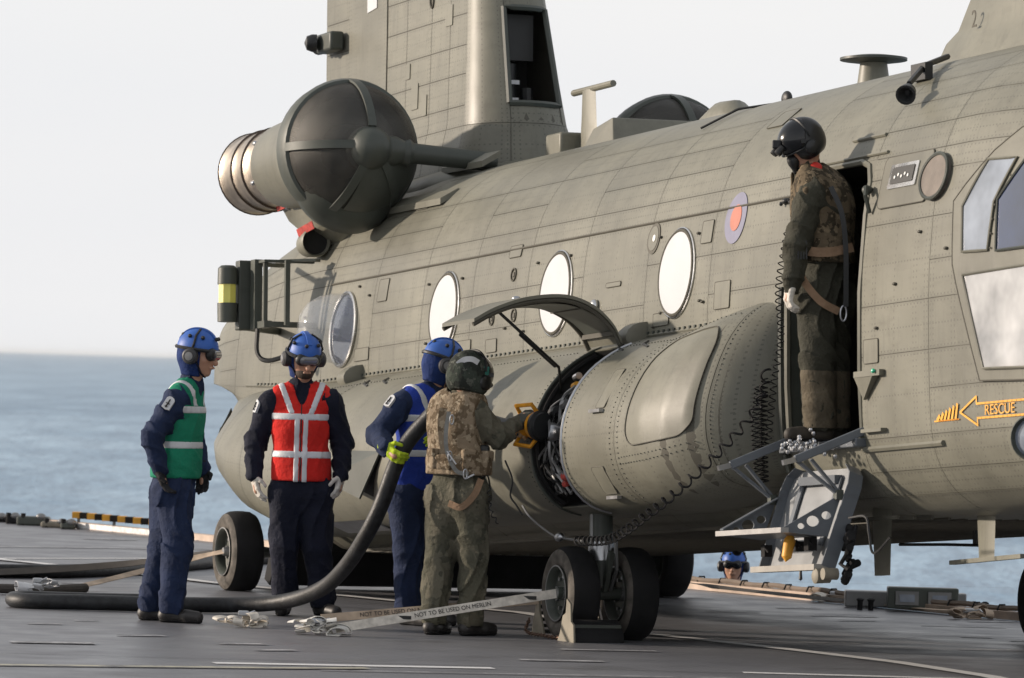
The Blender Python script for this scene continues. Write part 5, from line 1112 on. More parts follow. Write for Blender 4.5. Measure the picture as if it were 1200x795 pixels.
        rg.obj('shell_studs', 'black_plastic', hm_, kind='stuff')
        MB().loft([[V(HC + hf * (x - .012) + hu * (.008 + math.sqrt(max(0, 1 - (x / .122) ** 2)) * .112 + dz) + hr * y) for y, dz in ((-.014, 0), (-.014, .008), (.014, .008), (.014, 0))] for x in np.linspace(-.115, .10, 14)]).obj('helmet_ridge', 'cranial_blue', hm_)
        for sg in (-1, 1):
            c = HC + hr * sg * .098 - hu * .038 - hf * .010
            cp = MB().lathe(V(c), V(hr * sg), [(-.02, .040), (0, .047), (.022, .045), (.032, .034), (.034, 0)], 20).obj('ear_cup', 'ear_cup', P); MB().lathe(V(c + hr * sg * .030), V(hr * sg), [(0, .026), (.006, .024), (.008, 0)], 16).obj('ear_cup_cap', 'pipe_grey', cp)
            MB().tube([V(c + hu * .04), V(HC + hr * sg * .106 + hu * .03), V(HC + hr * sg * .085 + hu * .085), V(HC + hr * sg * .03 + hu * .118)], .007, 6).obj('headband', 'black_plastic', P)
        if st.get('goggles', 'face') == 'face':
            gc = hc + hf * .086 + hu * .012; G = Field(gc - .12, gc + .12, .005); G.cap(gc - hr * .040, gc + hr * .040, .038, .038, .02, flat=(hf, 1.15)); G.ell(gc - hf * .05, (.07, .05, .10), E3, .005, 'sub'); gg = G.out('goggle_frame', 'black_plastic', P)
            G2 = Field(gc - .12, gc + .12, .005); G2.cap(gc - hr * .036 + hf * .010, gc + hr * .036 + hf * .010, .030, .030, .02, flat=(hf, 1.1)); G2.out('goggle_lens', st.get('lens', 'goggle_glass'), gg if gg else P)
        pts = [V(HC + (hr * math.cos(t) * .102 + hf * (math.sin(t) * .124 - .012)) + hu * .0) for t in np.linspace(.35, 2 * math.pi - 3.49 + 3.14 + .0, 24)]
        pts = [V(HC + hr * math.sin(t) * .103 + hf * (-math.cos(t) * .126 - .010) + hu * (.004)) for t in np.linspace(-2.4, 2.4, 30)]; MB().tube(pts, .011, 6).obj('goggle_strap', 'black_plastic', P)
        MB().tube([V(HC + hr * .085 - hu * .06 + hf * .02), V(hc + hr * .045 - hu * .105 + hf * .045), V(hc - hu * .122 + hf * .055), V(hc - hr * .045 - hu * .105 + hf * .045), V(HC - hr * .085 - hu * .06 + hf * .02)], .006, 5).obj('chin_strap', 'navy', P)
        if st.get('beard'):
            G = Field(hc - .15, hc + .15, .006); G.ell(hc - hu * .078 + hf * .036, (.056, .066, .044), E3, .01); G.ell(hc - hu * .055 + hf * .11, (.022, .02, .012), E3, .005, 'sub'); G.clip(lambda X, Y, Z: (X - hc[0]) * hu[0] + (Y - hc[1]) * hu[1] + (Z - hc[2]) * hu[2] + .052 - .2 * np.abs((X - hc[0]) * hr[0] + (Y - hc[1]) * hr[1] + (Z - hc[2]) * hr[2])); G.out('beard', 'beard', P)
    else:
        F.ell(HC + hu * .006 - hf * .012, (.118, .138, .128), E3, 0).ell(HC - hu * .06 + hf * .0 - hr * .075, (.05, .065, .06), E3, .03).ell(HC - hu * .06 + hr * .075, (.05, .065, .06), E3, .03).ell(HC - hu * .05 - hf * .06, (.09, .07, .07), E3, .04)
        F.ell(HC + hf * .13 - hu * .055, (.072, .085, .085), E3, .012, 'sub'); F.clip(lambda X, Y, Z: -.112 - dU(X, Y, Z)); hm_ = F.out('helmet_shell', st['shell'], P)
        G = Field(HC - .24, HC + .24, .0065); G.ell(HC + hu * .012 - hf * .006, (.124, .146, .122), E3, 0); G.clip(lambda X, Y, Z: np.maximum(.02 - dF(X, Y, Z) - .6 * dU(X, Y, Z) + .0, -dU(X, Y, Z) - .035)); G.out('visor', 'visor_black', hm_)
        MB().tube([V(HC + hr * math.sin(t) * .126 + hf * (math.cos(t) * .146 - .006) - hu * (.030)) for t in np.linspace(-1.3, 1.3, 20)], .006, 6).obj('visor_edge', 'black_plastic', hm_)
        MB().tube([V(HC - hf * (.02 + .0) + hr * math.sin(t) * .121 + hu * (.006 + math.cos(t) * .131)) for t in np.linspace(-1.5, 1.5, 20)], .008, 6).obj('helmet_trim', 'black_plastic', hm_)
        for sg in (-1, 1):
            c = HC + hr * sg * .118 - hu * .045; MB().lathe(V(c), V(hr * sg), [(0, .045), (.014, .042), (.02, .03), (.022, 0)], 18).obj('ear_shell', 'helmet_black', hm_)
            MB().box(V(HC + hr * sg * .122 + hf * .03 + hu * .01), (.03, .03, .025)).obj('visor_lock', 'black_plastic', hm_, smooth=False)
        if st.get('nvg'):
            MB().box(V(HC + hf * .145 + hu * .055), (.05, .05, .05)).obj('goggle_mount', 'black_plastic', hm_, smooth=False, bevel=.006)
            for sg in (-1, 1): MB().lathe(V(HC + hf * .150 + hr * sg * .03 + hu * .02), V(-hu * .4 + hf), [(-.02, .020), (.02, .024), (.035, .022), (.035, 0)], 12).obj('lamp_tube', 'black_plastic', hm_)
        G = Field(hc - .2, hc + .2, .006); G.ell(hc + hf * .098 - hu * .055, (.036, .040, .046), E3, .02).cap(hc + hf * .11 - hu * .075, hc + hf * .12 - hu * .12, .020, .016, .02); 
        if st.get('mask'): mk = G.out('mask', 'black_plastic', P); MB().tube([V(hc + hf * .12 - hu * .12), V(hc + hf * .09 - hu * .17), V(J['chest'] + f * .13 + (0, 0, .1))], .012, 6).obj('mask_hose', 'black_plastic', P)
        if st.get('face_part'): pass
    S_ = Matrix.Translation(V(HC)) @ Matrix.Scale(HS, 4) @ Matrix.Translation(V(-HC))
    for o_ in set(bpy.data.objects) - before: o_.data.transform(S_)
    # --- gloves
    for s_ in 'RL':
        hs = st['hands'].get(s_)
        if hs is None: continue
        mt_, pn, curl = hs[0], hs[1], hs[2]; d = J['hd' + s_] - J['wr' + s_]; hand(P, 'glove', J['wr' + s_], d, pn, mt_, side=(1 if s_ == 'R' else -1) * (hs[3] if len(hs) > 3 else 1), curl=curl, cuff=hs[4] if len(hs) > 4 else mt_, size=1.08, seed=st['seed'])
    if st.get('patch'):
        sh, el = J['sh' + st['patch']], J['el' + st['patch']]; out_ = np.array(st.get('patch_dir', (-.3, -1, .1)), float); c = sh * .80 + el * .20; out_ = nv(out_); axd = nv(el - sh); tg = nv(np.cross(axd, out_)); out_ = nv(np.cross(tg, axd))
        def pp(a, b, o_): return V(c + axd * b + tg * .086 * math.sin(a / .086) + out_ * (.086 * math.cos(a / .086) + o_))
        oc = [(-.030, -.035), (-.030, .035), (0, .042), (.030, .035), (.030, -.035), (.018, -.046), (0, -.05), (-.018, -.046)]
        pt = MB().add([pp(a, b, .012) for a, b in oc] + [pp(a, b, -.004) for a, b in oc], [tuple(range(8))] + [(i, i + 8, (i + 1) % 8 + 8, (i + 1) % 8) for i in range(8)]).obj('shoulder_patch', 'plain_white', P)
        MB().bar(pp(0, -.03, .014), pp(0, .03, .014), .004, .008).obj('badge_mark', 'black_ink', pt); MB().bar(pp(-.014, .0, .014), pp(.014, .0, .014), .004, .006).obj('badge_mark', 'black_ink', pt); MB().bar(pp(-.01, .022, .014), pp(.01, .022, .014), .004, .006).obj('badge_mark', 'black_ink', pt)
    return P, dict(f=f, rt=rt, hf=hf, hr=hr, hu=hu, HC=HC, J=J)
def ren(J, m):   # N/F joint names -> R/L
    return {(k[:-1] + m[k[-1]] if k[-1] in m and k[:-1] in ('sh', 'el', 'wr', 'hd', 'hip', 'kn', 'an', 'toe') else k): v for k, v in J.items()}
# man in the green vest (his right side towards us)
Jg = dict(head=(.135, -.02, 1.762), neck=(.085, 0, 1.56), shN=(.0, -.17, 1.43), shF=(.075, .17, 1.452), elN=(-.144, -.23, 1.19), wrN=(-.092, -.22, .985), hdN=(-.058, -.22, .902), elF=(.09, .24, 1.18), wrF=(.165, .16, .99), hdF=(.171, .13, .90), chest=(.035, 0, 1.292), waist=(.012, 0, 1.043), hips=(-.005, 0, .888),
    hipN=(-.005, -.09, .835), knN=(.04, -.12, .496), anN=(.005, -.10, .10), hipF=(-.03, .09, .83), knF=(-.07, .10, .486), anF=(-.14, .12, .10), toeN=(.21, -.16, .05), toeF=(.05, .09, .04))
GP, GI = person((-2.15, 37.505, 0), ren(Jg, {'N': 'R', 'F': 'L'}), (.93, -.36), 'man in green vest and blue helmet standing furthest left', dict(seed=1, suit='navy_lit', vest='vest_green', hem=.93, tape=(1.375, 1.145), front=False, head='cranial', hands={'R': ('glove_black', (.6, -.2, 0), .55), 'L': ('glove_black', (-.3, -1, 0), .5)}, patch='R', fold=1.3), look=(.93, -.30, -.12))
G = MB().prism([V(.115, -.13, 1.36), V(.20, -.10, 1.40), V(.205, -.10, .96), V(.17, -.13, .95)], (.0, .004, 0))
# man in the red vest, facing us
Jr = dict(head=(-.057, -.02, 1.762), neck=(-.072, .02, 1.545), shR=(-.272, .0, 1.432), shL=(.128, 0, 1.442), elR=(-.375, .06, 1.146), wrR=(-.368, -.02, .93), hdR=(-.348, -.04, .83), elL=(.212, .06, 1.165), wrL=(.210, -.02, .952), hdL=(.198, -.04, .86), chest=(-.072, 0, 1.271), waist=(-.062, 0, 1.013), hips=(-.054, 0, .858),
    hipR=(-.150, 0, .821), knR=(-.156, -.03, .455), anR=(-.147, .03, .10), hipL=(.045, 0, .827), knL=(.067, -.03, .462), anL=(.112, 0, .10), toeR=(-.160, -.16, .04), toeL=(.20, -.14, .04))
person((-1.331, 38.972, 0), Jr, (.08, -1), 'bearded man in red vest and white gloves facing the camera', dict(seed=2, suit='navy', vest='vest_red', hem=.905, tape=(1.335, 1.085), head='cranial', beard=True, hands={'R': ('glove_white', (.9, .3, 0), .5), 'L': ('glove_white', (-.9, .3, 0), .55)}, patch='R', patch_dir=(-1, -.35, 0)), look=(.30, -.93, -.30))
# man in the blue vest holding the hose
Jb = dict(head=(.135, .0, 1.745), neck=(.062, 0, 1.565), shR=(-.135, -.14, 1.455), shL=(.14, .15, 1.46), elR=(-.285, -.20, 1.243), wrR=(-.222, -.46, 1.165), hdR=(-.165, -.53, 1.115), elL=(.26, .0, 1.22), wrL=(.17, -.25, 1.20), hdL=(.12, -.31, 1.22), chest=(.0, 0, 1.315), waist=(-.022, 0, 1.052), hips=(-.030, 0, .901),
    hipR=(-.09, -.06, .85), knR=(-.07, -.06, .492), anR=(-.054, .0, .10), hipL=(.04, .08, .85), knL=(.051, .08, .492), anL=(.062, .1, .10), toeR=(.06, -.14, .04), toeL=(.19, .04, .04))
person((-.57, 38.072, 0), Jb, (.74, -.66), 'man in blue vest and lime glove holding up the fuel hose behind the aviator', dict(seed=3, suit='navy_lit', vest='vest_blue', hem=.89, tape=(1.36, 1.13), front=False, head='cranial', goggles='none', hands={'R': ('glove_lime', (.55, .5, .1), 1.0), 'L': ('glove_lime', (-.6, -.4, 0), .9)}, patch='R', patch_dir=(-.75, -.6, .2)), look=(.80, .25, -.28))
# aviator with his back to us at the filler bay
Ja = dict(head=(.012, .02, 1.657), neck=(-.050, 0, 1.51), shL=(-.175, .06, 1.425), shR=(.068, -.08, 1.415), elR=(.205, -.07, 1.262), wrR=(.315, .02, 1.365), hdR=(.365, .04, 1.405), elL=(.10, .34, 1.28), wrL=(.30, .22, 1.30), hdL=(.355, .14, 1.31), chest=(-.058, 0, 1.310), waist=(-.050, 0, 1.066), hips=(-.048, 0, .936),
    hipL=(-.123, .04, .88), knL=(-.150, .05, .511), anL=(-.180, .0, .11), hipR=(.03, -.05, .883), knR=(.068, -.02, .505), anR=(.056, .0, .105), toeL=(-.09, .18, .04), toeR=(.17, .10, .04))
AP, AI = person((-.268, 36.821, 0), Ja, (.50, .86), 'aviator in camouflage vest seen from behind, working at the open filler bay', dict(seed=4, suit='camo_trouser', loose=1.18, arm=1.1, fold=1.2, vest='camo_tan', bulk=.034, vw=.175, hem=1.02, head='flight', shell='helmet_camo', hands={'R': ('glove_olive', (.1, .3, -1), .95), 'L': ('glove_tan', (.1, -.9, -.3), .9)},
    pouches=[(2.2, 1.12, .05, .065, .03), (-2.5, 1.12, .05, .065, .03), (1.55, 1.10, .045, .08, .035), (3.2, 1.10, .06, .05, .02)], pouchmat='camo_tan'), look=(.62, .75, -.30))
def strap_on(P, pts, w, t, mt, name, nrm):
    pts = [V(*p) for p in catmull(pts, 6)]; rings = []
    for i, p in enumerate(pts):
        d = (pts[min(i + 1, len(pts) - 1)] - pts[max(i - 1, 0)]).normalized(); n_ = V(nrm); n_ = (n_ - d * n_.dot(d)).normalized(); q = d.cross(n_)
        rings.append([p + q * w / 2, p + q * w / 2 + n_ * t, p - q * w / 2 + n_ * t, p - q * w / 2])
    return MB().loft(rings).obj(name, mt, P, angle=60)
cloth('strap_grey', (.20, .20, .19)); cloth('strap_tan', (.23, .15, .095))
strap_on(AP, [(-.115, -.215, 1.42), (-.13, -.225, 1.30), (-.12, -.23, 1.17), (-.06, -.23, 1.05), (.02, -.225, 1.03)], .026, .006, 'strap_grey', 'lanyard', (0, -1, 0))
strap_on(AP, [(-.15, -.19, 1.44), (-.16, -.215, 1.33), (-.135, -.225, 1.16)], .05, .008, 'camo_tan', 'harness_strap', (0, -1, 0))
strap_on(AP, [(.10, -.185, 1.0), (.06, -.18, .90), (-.02, -.185, .82), (-.10, -.15, .84)], .042, .006, 'strap_tan', 'leg_strap', (0, -1, 0))
for c in ((-.095, -.245, 1.37), (.0, -.24, 1.03), (-.10, -.24, 1.14)): MB().tube([V(c) + V(.012 * math.cos(t), 0, .03 * math.sin(t)) for t in np.linspace(0, 6.28, 14)], .005, 5, False).obj('karabiner', 'steel', AP)
MB().bar((-.12, -.242, 1.17), (-.06, -.244, 1.09), .018, .008).obj('strap_tab', 'plain_white', AP); MB().bar((.0, -.235, 1.0), (.055, -.235, 1.03), .014, .01).obj('strap_tab', 'steel', AP)
MB().add([V(*p) for p in ((.03, -.135, .86), (.10, -.115, .87), (.125, -.10, .79), (.08, -.12, .74), (.03, -.13, .77))], [(0, 1, 2, 3, 4)]).obj('thigh_patch', 'teal_patch', AP)
MB().prism([V(.095, -.075, 1.71), V(.13, -.05, 1.71), V(.13, -.05, 1.66), V(.10, -.08, 1.65)], (.0, -.006, 0)).obj('helmet_patch', 'teal_patch', AP)
strap_on(AP, [(-.07, -.105, 1.72), (-.03, -.118, 1.75), (.02, -.118, 1.755), (.06, -.105, 1.735)], .035, .006, 'silver_tape', 'helmet_tape', (0, -1, 0))
MB().tube([V(*p) for p in catmull([(.10, -.1, 1.0), (.14, -.12, 1.02), (.16, -.05, .92), (.14, -.02, .86)], 6)], .006, 5).obj('vest_cord', 'black_plastic', AP)
q = Field((.02, -.2, .95), (.22, .1, 1.3), .008); q.boxp((.115, -.09, 1.12), (.035, .035, .095), np.eye(3), .02); q.folds([], .003, 0, 5); q.out('side_pouch', 'black_plastic', AP)
# man in the doorway
Jd = dict(head=(-.195, -.02, 1.775), neck=(-.135, 0, 1.605), shN=(-.125, -.16, 1.466), shF=(.03, .16, 1.49), elN=(-.205, -.20, 1.15), wrN=(-.236, -.23, .925), hdN=(-.250, -.23, .835), elF=(.10, .22, 1.2), wrF=(.10, .22, .98), hdF=(.09, .22, .88), chest=(-.055, 0, 1.36), waist=(-.040, 0, 1.089), hips=(-.036, 0, .938),
    hipN=(-.081, -.07, .86), knN=(-.06, -.09, .493), anN=(-.034, -.07, .11), hipF=(.02, .08, .865), knF=(.03, .06, .512), anF=(.055, .06, .11), toeN=(-.20, -.12, .04), toeF=(-.10, .02, .04))
sill_w = HM @ L(2.93, 1.27, 1.150)
DP, DI = person(sill_w, ren(Jd, {'N': 'L', 'F': 'R'}), (-.93, -.36), 'crewman in black helmet standing in the cabin doorway looking down', dict(hs=1.0, flat=1.12, seed=5, suit='olive_suit', loose=1.26, arm=1.28, fold=1.3, vest='camo_brown', bulk=.030, vw=.19, hem=1.06, boot='boot_tan', head='flight', shell='helmet_black', nvg=True, mask=True, hands={'L': ('glove_white', (.7, .3, 0), 1.0), 'R': ('glove_white', (.5, -.3, 0), .6)},
    pouches=[(0, 1.30, .06, .07, .03), (-.5, 1.15, .05, .05, .03)], pouchmat='camo_brown'), look=(-.80, -.28, -.52))
strap_on(DP, [(-.02, -.23, 1.50), (.045, -.265, 1.35), (.075, -.265, 1.15), (.085, -.25, .92), (.088, -.24, .80)], .03, .008, 'black_plastic', 'safety_strap', (0, -1, 0))
MB().tube([V(.078 + .018 * math.cos(t), -.22, .76 + .045 * math.sin(t)) for t in np.linspace(0, 6.28, 16)], .006, 5, False).obj('karabiner', 'steel', DP)
strap_on(DP, [(-.19, -.19, 1.13), (-.10, -.235, 1.115), (.0, -.245, 1.12), (.12, -.20, 1.15)], .055, .008, 'strap_tan', 'belt', (0, -1, 0))
strap_on(DP, [(-.19, -.20, .99), (-.13, -.215, .90), (-.05, -.22, .82), (.05, -.20, .77)], .045, .007, 'strap_tan', 'leg_strap', (0, -1, 0))
q = Field((-.25, -.2, 1.5), (.1, .1, 1.75), .007); q.ell((-.105, -.075, 1.60), (.045, .045, .05), None).cap((-.14, -.09, 1.60), (-.07, -.09, 1.575), .02, .02); q.out('red_collar', 'red_cloth', DP)
for k_ in range(4): MB().bar((-.205 + .016 * k_, -.275 + .004 * k_, 1.18), (-.20 + .016 * k_, -.275, 1.07), .006, .008).obj('sleeve_pen', 'black_plastic', DP)
cloth('shin_cloth', (.085, .070, .048), .35)
q = Field((-.2, -.25, .08), (.2, .2, .42), .008)
for nm in 'NF': kn, an = np.array(Jd['kn' + nm]), np.array(Jd['an' + nm]); q.cap(an + (kn - an) * .72, an + (0, 0, .0), .108, .100, .01)
q.folds([(np.array(Jd['anN']) + (0, 0, .1), .15)], .004, .009, 7); q.out('gaiter', 'shin_cloth', DP)
# man in the catwalk beyond the deck edge
Js = dict(head=(0, 0, 1.76), neck=(0, 0, 1.55), shR=(-.19, 0, 1.44), shL=(.19, 0, 1.44), elR=(-.24, .02, 1.16), wrR=(-.2, -.18, 1.08), hdR=(-.16, -.24, 1.1), elL=(.24, .02, 1.16), wrL=(.2, -.18, 1.08), hdL=(.16, -.24, 1.1), chest=(0, 0, 1.28), waist=(0, 0, 1.03), hips=(0, 0, .88), hipR=(-.1, 0, .83), hipL=(.1, 0, .83), knR=(-.1, -.02, .46), knL=(.1, -.02, .46), anR=(-.1, 0, .1), anL=(.1, 0, .1), toeR=(-.1, -.16, .04), toeL=(.1, -.16, .04))
person((1.836, 46.7, -1.565), Js, (-.1, -1), 'man in blue helmet and dark goggles whose head shows above the far deck edge', dict(hs=.97, seed=6, suit='navy', head='cranial', beard=False, lens='visor_black', hands={'R': ('glove_black', (.4, 0, -1), .8), 'L': ('glove_black', (-.4, 0, -1), .8)}), look=(-.12, -1, -.04))
cw = MB().prism([along(0, .15, -1.70), along(26, .15, -1.70), along(26, 3.0, -1.70), along(0, 3.0, -1.70)], (0, 0, .07)); c_ = cw.obj('catwalk', 'grey_alloy', smooth=False); tag(c_, 'grey walkway slung below the far deck edge where the helmeted man stands', 'catwalk')
# ------------------------------------------------------------------ hoses, straps, chocks and deck gear
h_ = [(-2.22, 39.30, .053), (-2.75, 39.16, .053), (-3.12, 39.17, .053), (-3.26, 39.12, .053), (-3.30, 38.98, .053), (-3.24, 38.84, .053), (-3.10, 38.78, .053), (-2.79, 38.78, .055), (-2.24, 38.85, .055), (-1.83, 38.95, .06), (-1.48, 38.75, .10), (-1.21, 38.35, .21), (-1.04, 38.0, .38), (-.90, 37.72, .61), (-.81, 37.62, .81), (-.735, 37.62, 1.04), (-.66, 37.65, 1.20), (-.55, 37.60, 1.34), (-.45, 37.55, 1.43), (-.30, 37.5, 1.44), (-.14, 37.38, 1.36), (.0, 37.1, 1.33), (.075, 36.93, 1.345)]
P = [tuple(p) for p in catmull(h_, 8)]
hs = MB().tube(P, .052, 16).obj('fuel_hose', 'hose'); tag(hs, 'thick black fuel hose looping along the deck and up to the refuelling nozzle', 'hose')
h2 = [(-6.5, 43.4, .05), (-5.0, 43.6, .05), (-3.81, 43.95, .05), (-3.23, 44.5, .05), (-2.7, 46.0, .05), (-2.3, 47.6, .05), (-1.9, 49.0, .05)]
tag(MB().tube([tuple(p) for p in catmull(h2, 8)], .055, 12).obj('fuel_hose', 'hose'), 'second black hose lying on the deck behind the man in the green vest', 'hose')
h3 = [(-6, 41.2, .04), (-4.4, 40.9, .04), (-3.7, 40.95, .04), (-3.2, 41.1, .04), (-3.0, 41.5, .04)]
tag(MB().tube([tuple(p) for p in catmull(h3, 8)], .035, 10).obj('air_hose', 'webbing_dark'), 'thin dark hose end lying beside the white strap bundle at the left', 'hose')
# nozzle between the aviator's hands and the filler neck
nz_ = empty('refuelling_nozzle', (.10, 36.93, 1.345), 'yellow refuelling nozzle with black coupling held up to the filler bay', 'nozzle')
ND = V(.085, -.10, .0).normalized(); nz_.scale = (1.22, 1.22, 1.22)
MB().lathe((0, 0, 0), ND, [(-.05, .045), (-.03, .062), (.0, .066), (.03, .060), (.04, .05), (.07, .05), (.075, .07), (.095, .072), (.10, .05)], 20).obj('nozzle_body', 'nozzle_yellow', nz_)
MB().lathe((0, 0, 0), ND, [(.10, .05), (.105, .078), (.125, .082), (.13, .07), (.15, .068), (.155, 0)], 20).obj('nozzle_coupling', 'black_plastic', nz_)
for a in (0, 1, 2, 3, 4, 5):
    x_, y_, z_ = frame(ND); c = (x_ * math.cos(a) + y_ * math.sin(a)) * .062 + ND * (.0 + .02 * (a % 2)); MB().ell(c, .013, .013, .013, 8, 6).obj('bolt_boss', 'black_plastic', nz_)
for sg in (-1, 1): MB().tube([V(-.02, 0, .05 * sg), V(-.05, -.05, .10 * sg), V(.03, -.09, .11 * sg), V(.06, -.07, .07 * sg)], .012, 8).obj('nozzle_handle', 'nozzle_yellow', nz_)
# lead from the aviator's vest towards the bay
tag(coil([(-.12, 36.7, .95), (-.10, 36.68, .80), (-.05, 36.66, .72)], .010, .05, .004).obj('coiled_cord', 'black_plastic'), 'short black coiled lead hanging from the vest of the aviator', 'cord')
tag(MB().tube([tuple(p) for p in catmull([(-.02, 36.75, 1.12), (.03, 36.7, 1.0), (.02, 36.68, .90), (.06, 36.66, .84), (.10, 36.64, .78)], 6)], .006, 5).obj('loose_lead', 'black_plastic'), 'thin black lead dangling below the refuelling nozzle', 'cord')
# webbing straps
def ribbon(pts, w, wn, name, mt, label=None, group=None, thick=.004, tw=None):
    pts = [V(*p) for p in catmull(pts, 8)]; rings = []
    for i, p in enumerate(pts):
        d = (pts[min(i + 1, len(pts) - 1)] - pts[max(i - 1, 0)]).normalized(); a = tw(i / len(pts)) if tw else 0
        n_ = V(wn); n_ = (n_ - d * n_.dot(d)).normalized(); n_ = (n_ * math.cos(a) + d.cross(n_) * math.sin(a)); q = d.cross(n_)
        rings.append([p + q * w / 2, p + q * w / 2 + n_ * thick, p - q * w / 2 + n_ * thick, p - q * w / 2])
    o = MB().loft(rings).obj(name, mt, angle=60)
    if label: tag(o, label, 'strap', group)
    return o
GS = 'lashing straps'; mat('webbing_white', (.62, .61, .58), .8, var=.2, vscale=20, bump=.4, bscale=200)
FH = HO + s0 * 1.80 + V(0, 0, .29)      # hub of the near front wheel
s1 = ribbon([tuple(FH), tuple(FH * .66 + V(-1.05, 36.30, .045) * .34), tuple(FH * .33 + V(-1.05, 36.30, .045) * .67), (-1.05, 36.30, .045)], .060, (0, -1, .35), 'tie_down_strap', 'webbing', 'pale printed lashing strap from the front wheel hub to the white strap coil', GS)
B2 = V(-1.15, 36.62, .09); A2 = FH + V(-.02, .35, -.05)
s2 = ribbon([tuple(A2), tuple(A2 * .66 + B2 * .34), tuple(A2 * .33 + B2 * .67), tuple(B2)], .055, (0, -1, .35), 'tie_down_strap', 'webbing_dirty', 'dirty printed lashing strap running low behind the aviator boots', GS)
def print_on(a, b, s_, sz, par, off=.003):
    a, b = V(a), V(b); d = (b - a).normalized(); n_ = V(0, -1, .35); n_ = (n_ - d * n_.dot(d)).normalized(); y = n_.cross(d); c = (a + b) / 2 + n_ * off; return text('strap_lettering', s_, sz, 'black_ink', par, c, d, y, .0006, sx=.95)
pa, pb_ = V(-.40, 36.15, .115), V(.06, 36.45, .21)
E1 = V(-1.05, 36.30, .045)
print_on(FH * .42 + E1 * .58, FH * .62 + E1 * .38, 'NOT TO BE USED ON MERLIN', .040, s1, .006)
print_on(A2 * .20 + B2 * .80, A2 * .45 + B2 * .55, 'NOT TO BE USED ON MERLIN', .040, s2, .006)
sp1 = [FH * .86 + E1 * .14, FH * .30 + E1 * .70]
for c in sp1: MB().box(V(c) + V(0, -.006, .002), (.10, .004, .022)).obj('strap_label', 'black_ink', s1, smooth=False)
RH = HO + n0 * -6.5 + s0 * 1.9 + V(0, 0, .29)
ribbon([tuple(RH), (-2.33, 42.9, .22), (-2.7, 42.6, .12), (-3.1, 41.7, .03), (-3.28, 41.0, .02)], .07, (0, -.6, 1), 'tie_down_strap', 'webbing_dirty', 'worn pale lashing strap from the rear wheel to the bundle at the left', GS)
ribbon([tuple(RH + V(0, .05, 0)), (-2.35, 43.4, .24), (-2.8, 44.0, .14), (-3.6, 43.9, .06), (-4.6, 43.2, .02)], .09, (0, -.6, 1), 'tie_down_strap', 'webbing_dark', 'dark strap running left from the rear wheel over the second hose', GS)
PH = HO + n0 * -6.5 - s0 * 1.75 + V(0, 0, .29)
ribbon([tuple(PH - V(0, 0, .17)), (1.6, 44.6, .07), (2.1, 44.0, .05), (2.55, 43.6, .03)], .06, (0, -.5, 1), 'tie_down_strap', 'webbing_dark', 'dark lashing strap stretched from the far rear wheel to the white bundle', GS)
ribbon([(2.5, 44.2, .03), (2.8, 43.2, .03), (3.1, 42.5, .03), (3.3, 42.1, .04)], .06, (0, -.2, 1), 'tie_down_strap', 'webbing_dirty', 'brown strap lying on the far deck between two bundles at the right', GS)
def bundle(loc, sz, n, mt, label, seed, flat=.6, mt2='steel'):
    r_ = random.Random(seed); e = empty('strap_bundle', loc, label, 'strap bundle', 'strap bundles')
    for i in range(n):
        a = r_.uniform(0, 6.28); c = V(r_.uniform(-1, 1) * sz, r_.uniform(-.5, .5) * sz, sz * flat * r_.uniform(.15, .75)); R_ = sz * r_.uniform(.28, .5); ex = r_.uniform(.3, .7); pts = []
        tilt = r_.uniform(-.6, .6)
        for t in np.linspace(0, r_.uniform(4.5, 6.1), 9): pts.append(c + V(R_ * math.cos(t) * math.cos(a) , R_ * math.cos(t) * math.sin(a), max(-c.z + .008, R_ * ex * math.sin(t) + tilt * R_ * math.cos(t) * .4)))
        P_ = [V(*p) for p in catmull([tuple(p) for p in pts], 4)]; rings = []; nn_ = V(-math.sin(a), math.cos(a), .2)
        w_ = .062
        for j, p in enumerate(P_):
            d = (P_[min(j + 1, len(P_) - 1)] - P_[max(j - 1, 0)]).normalized(); q = (nn_ - d * nn_.dot(d)).normalized(); k_ = d.cross(q)
            pz = [p + q * w_ / 2, p + q * w_ / 2 + k_ * .004, p - q * w_ / 2 + k_ * .004, p - q * w_ / 2]; rings.append([V(v.x, v.y, max(v.z, .004)) for v in pz])
        MB().loft(rings).obj('strap_loop', mt, e, angle=60)
    MB().box((0, 0, sz * flat * .8), (sz * .5, .05, .035)).obj('buckle', mt2, e, smooth=False, bevel=.008); MB().tube([V(sz * .2, -.02, sz * flat * .8), V(sz * .5, -.03, sz * flat * .95), V(sz * .7, -.02, sz * flat * .6)], .008, 6).obj('hook', mt2, e)
    return e
bundle((-1.66, 37.05, 0), .14, 8, 'webbing', 'crumpled cream strap bundle under the rising hose', 1, .8)
bundle((-1.16, 36.25, 0), .145, 12, 'webbing_white', 'white coiled strap bundle with ratchet buckle in front of the red vest man', 2, .8)
bundle((-3.28, 40.75, 0), .13, 6, 'plain_white', 'white strap bundle on the deck at the far left', 3, 1.1)
bundle((2.50, 43.9, 0), .15, 7, 'webbing', 'loose white strap heap on the far deck below the boarding step', 4, .6)
bundle((3.34, 41.7, 0), .15, 7, 'webbing_dirty', 'brown strap heap beside the equipment case at the right', 5, .5)
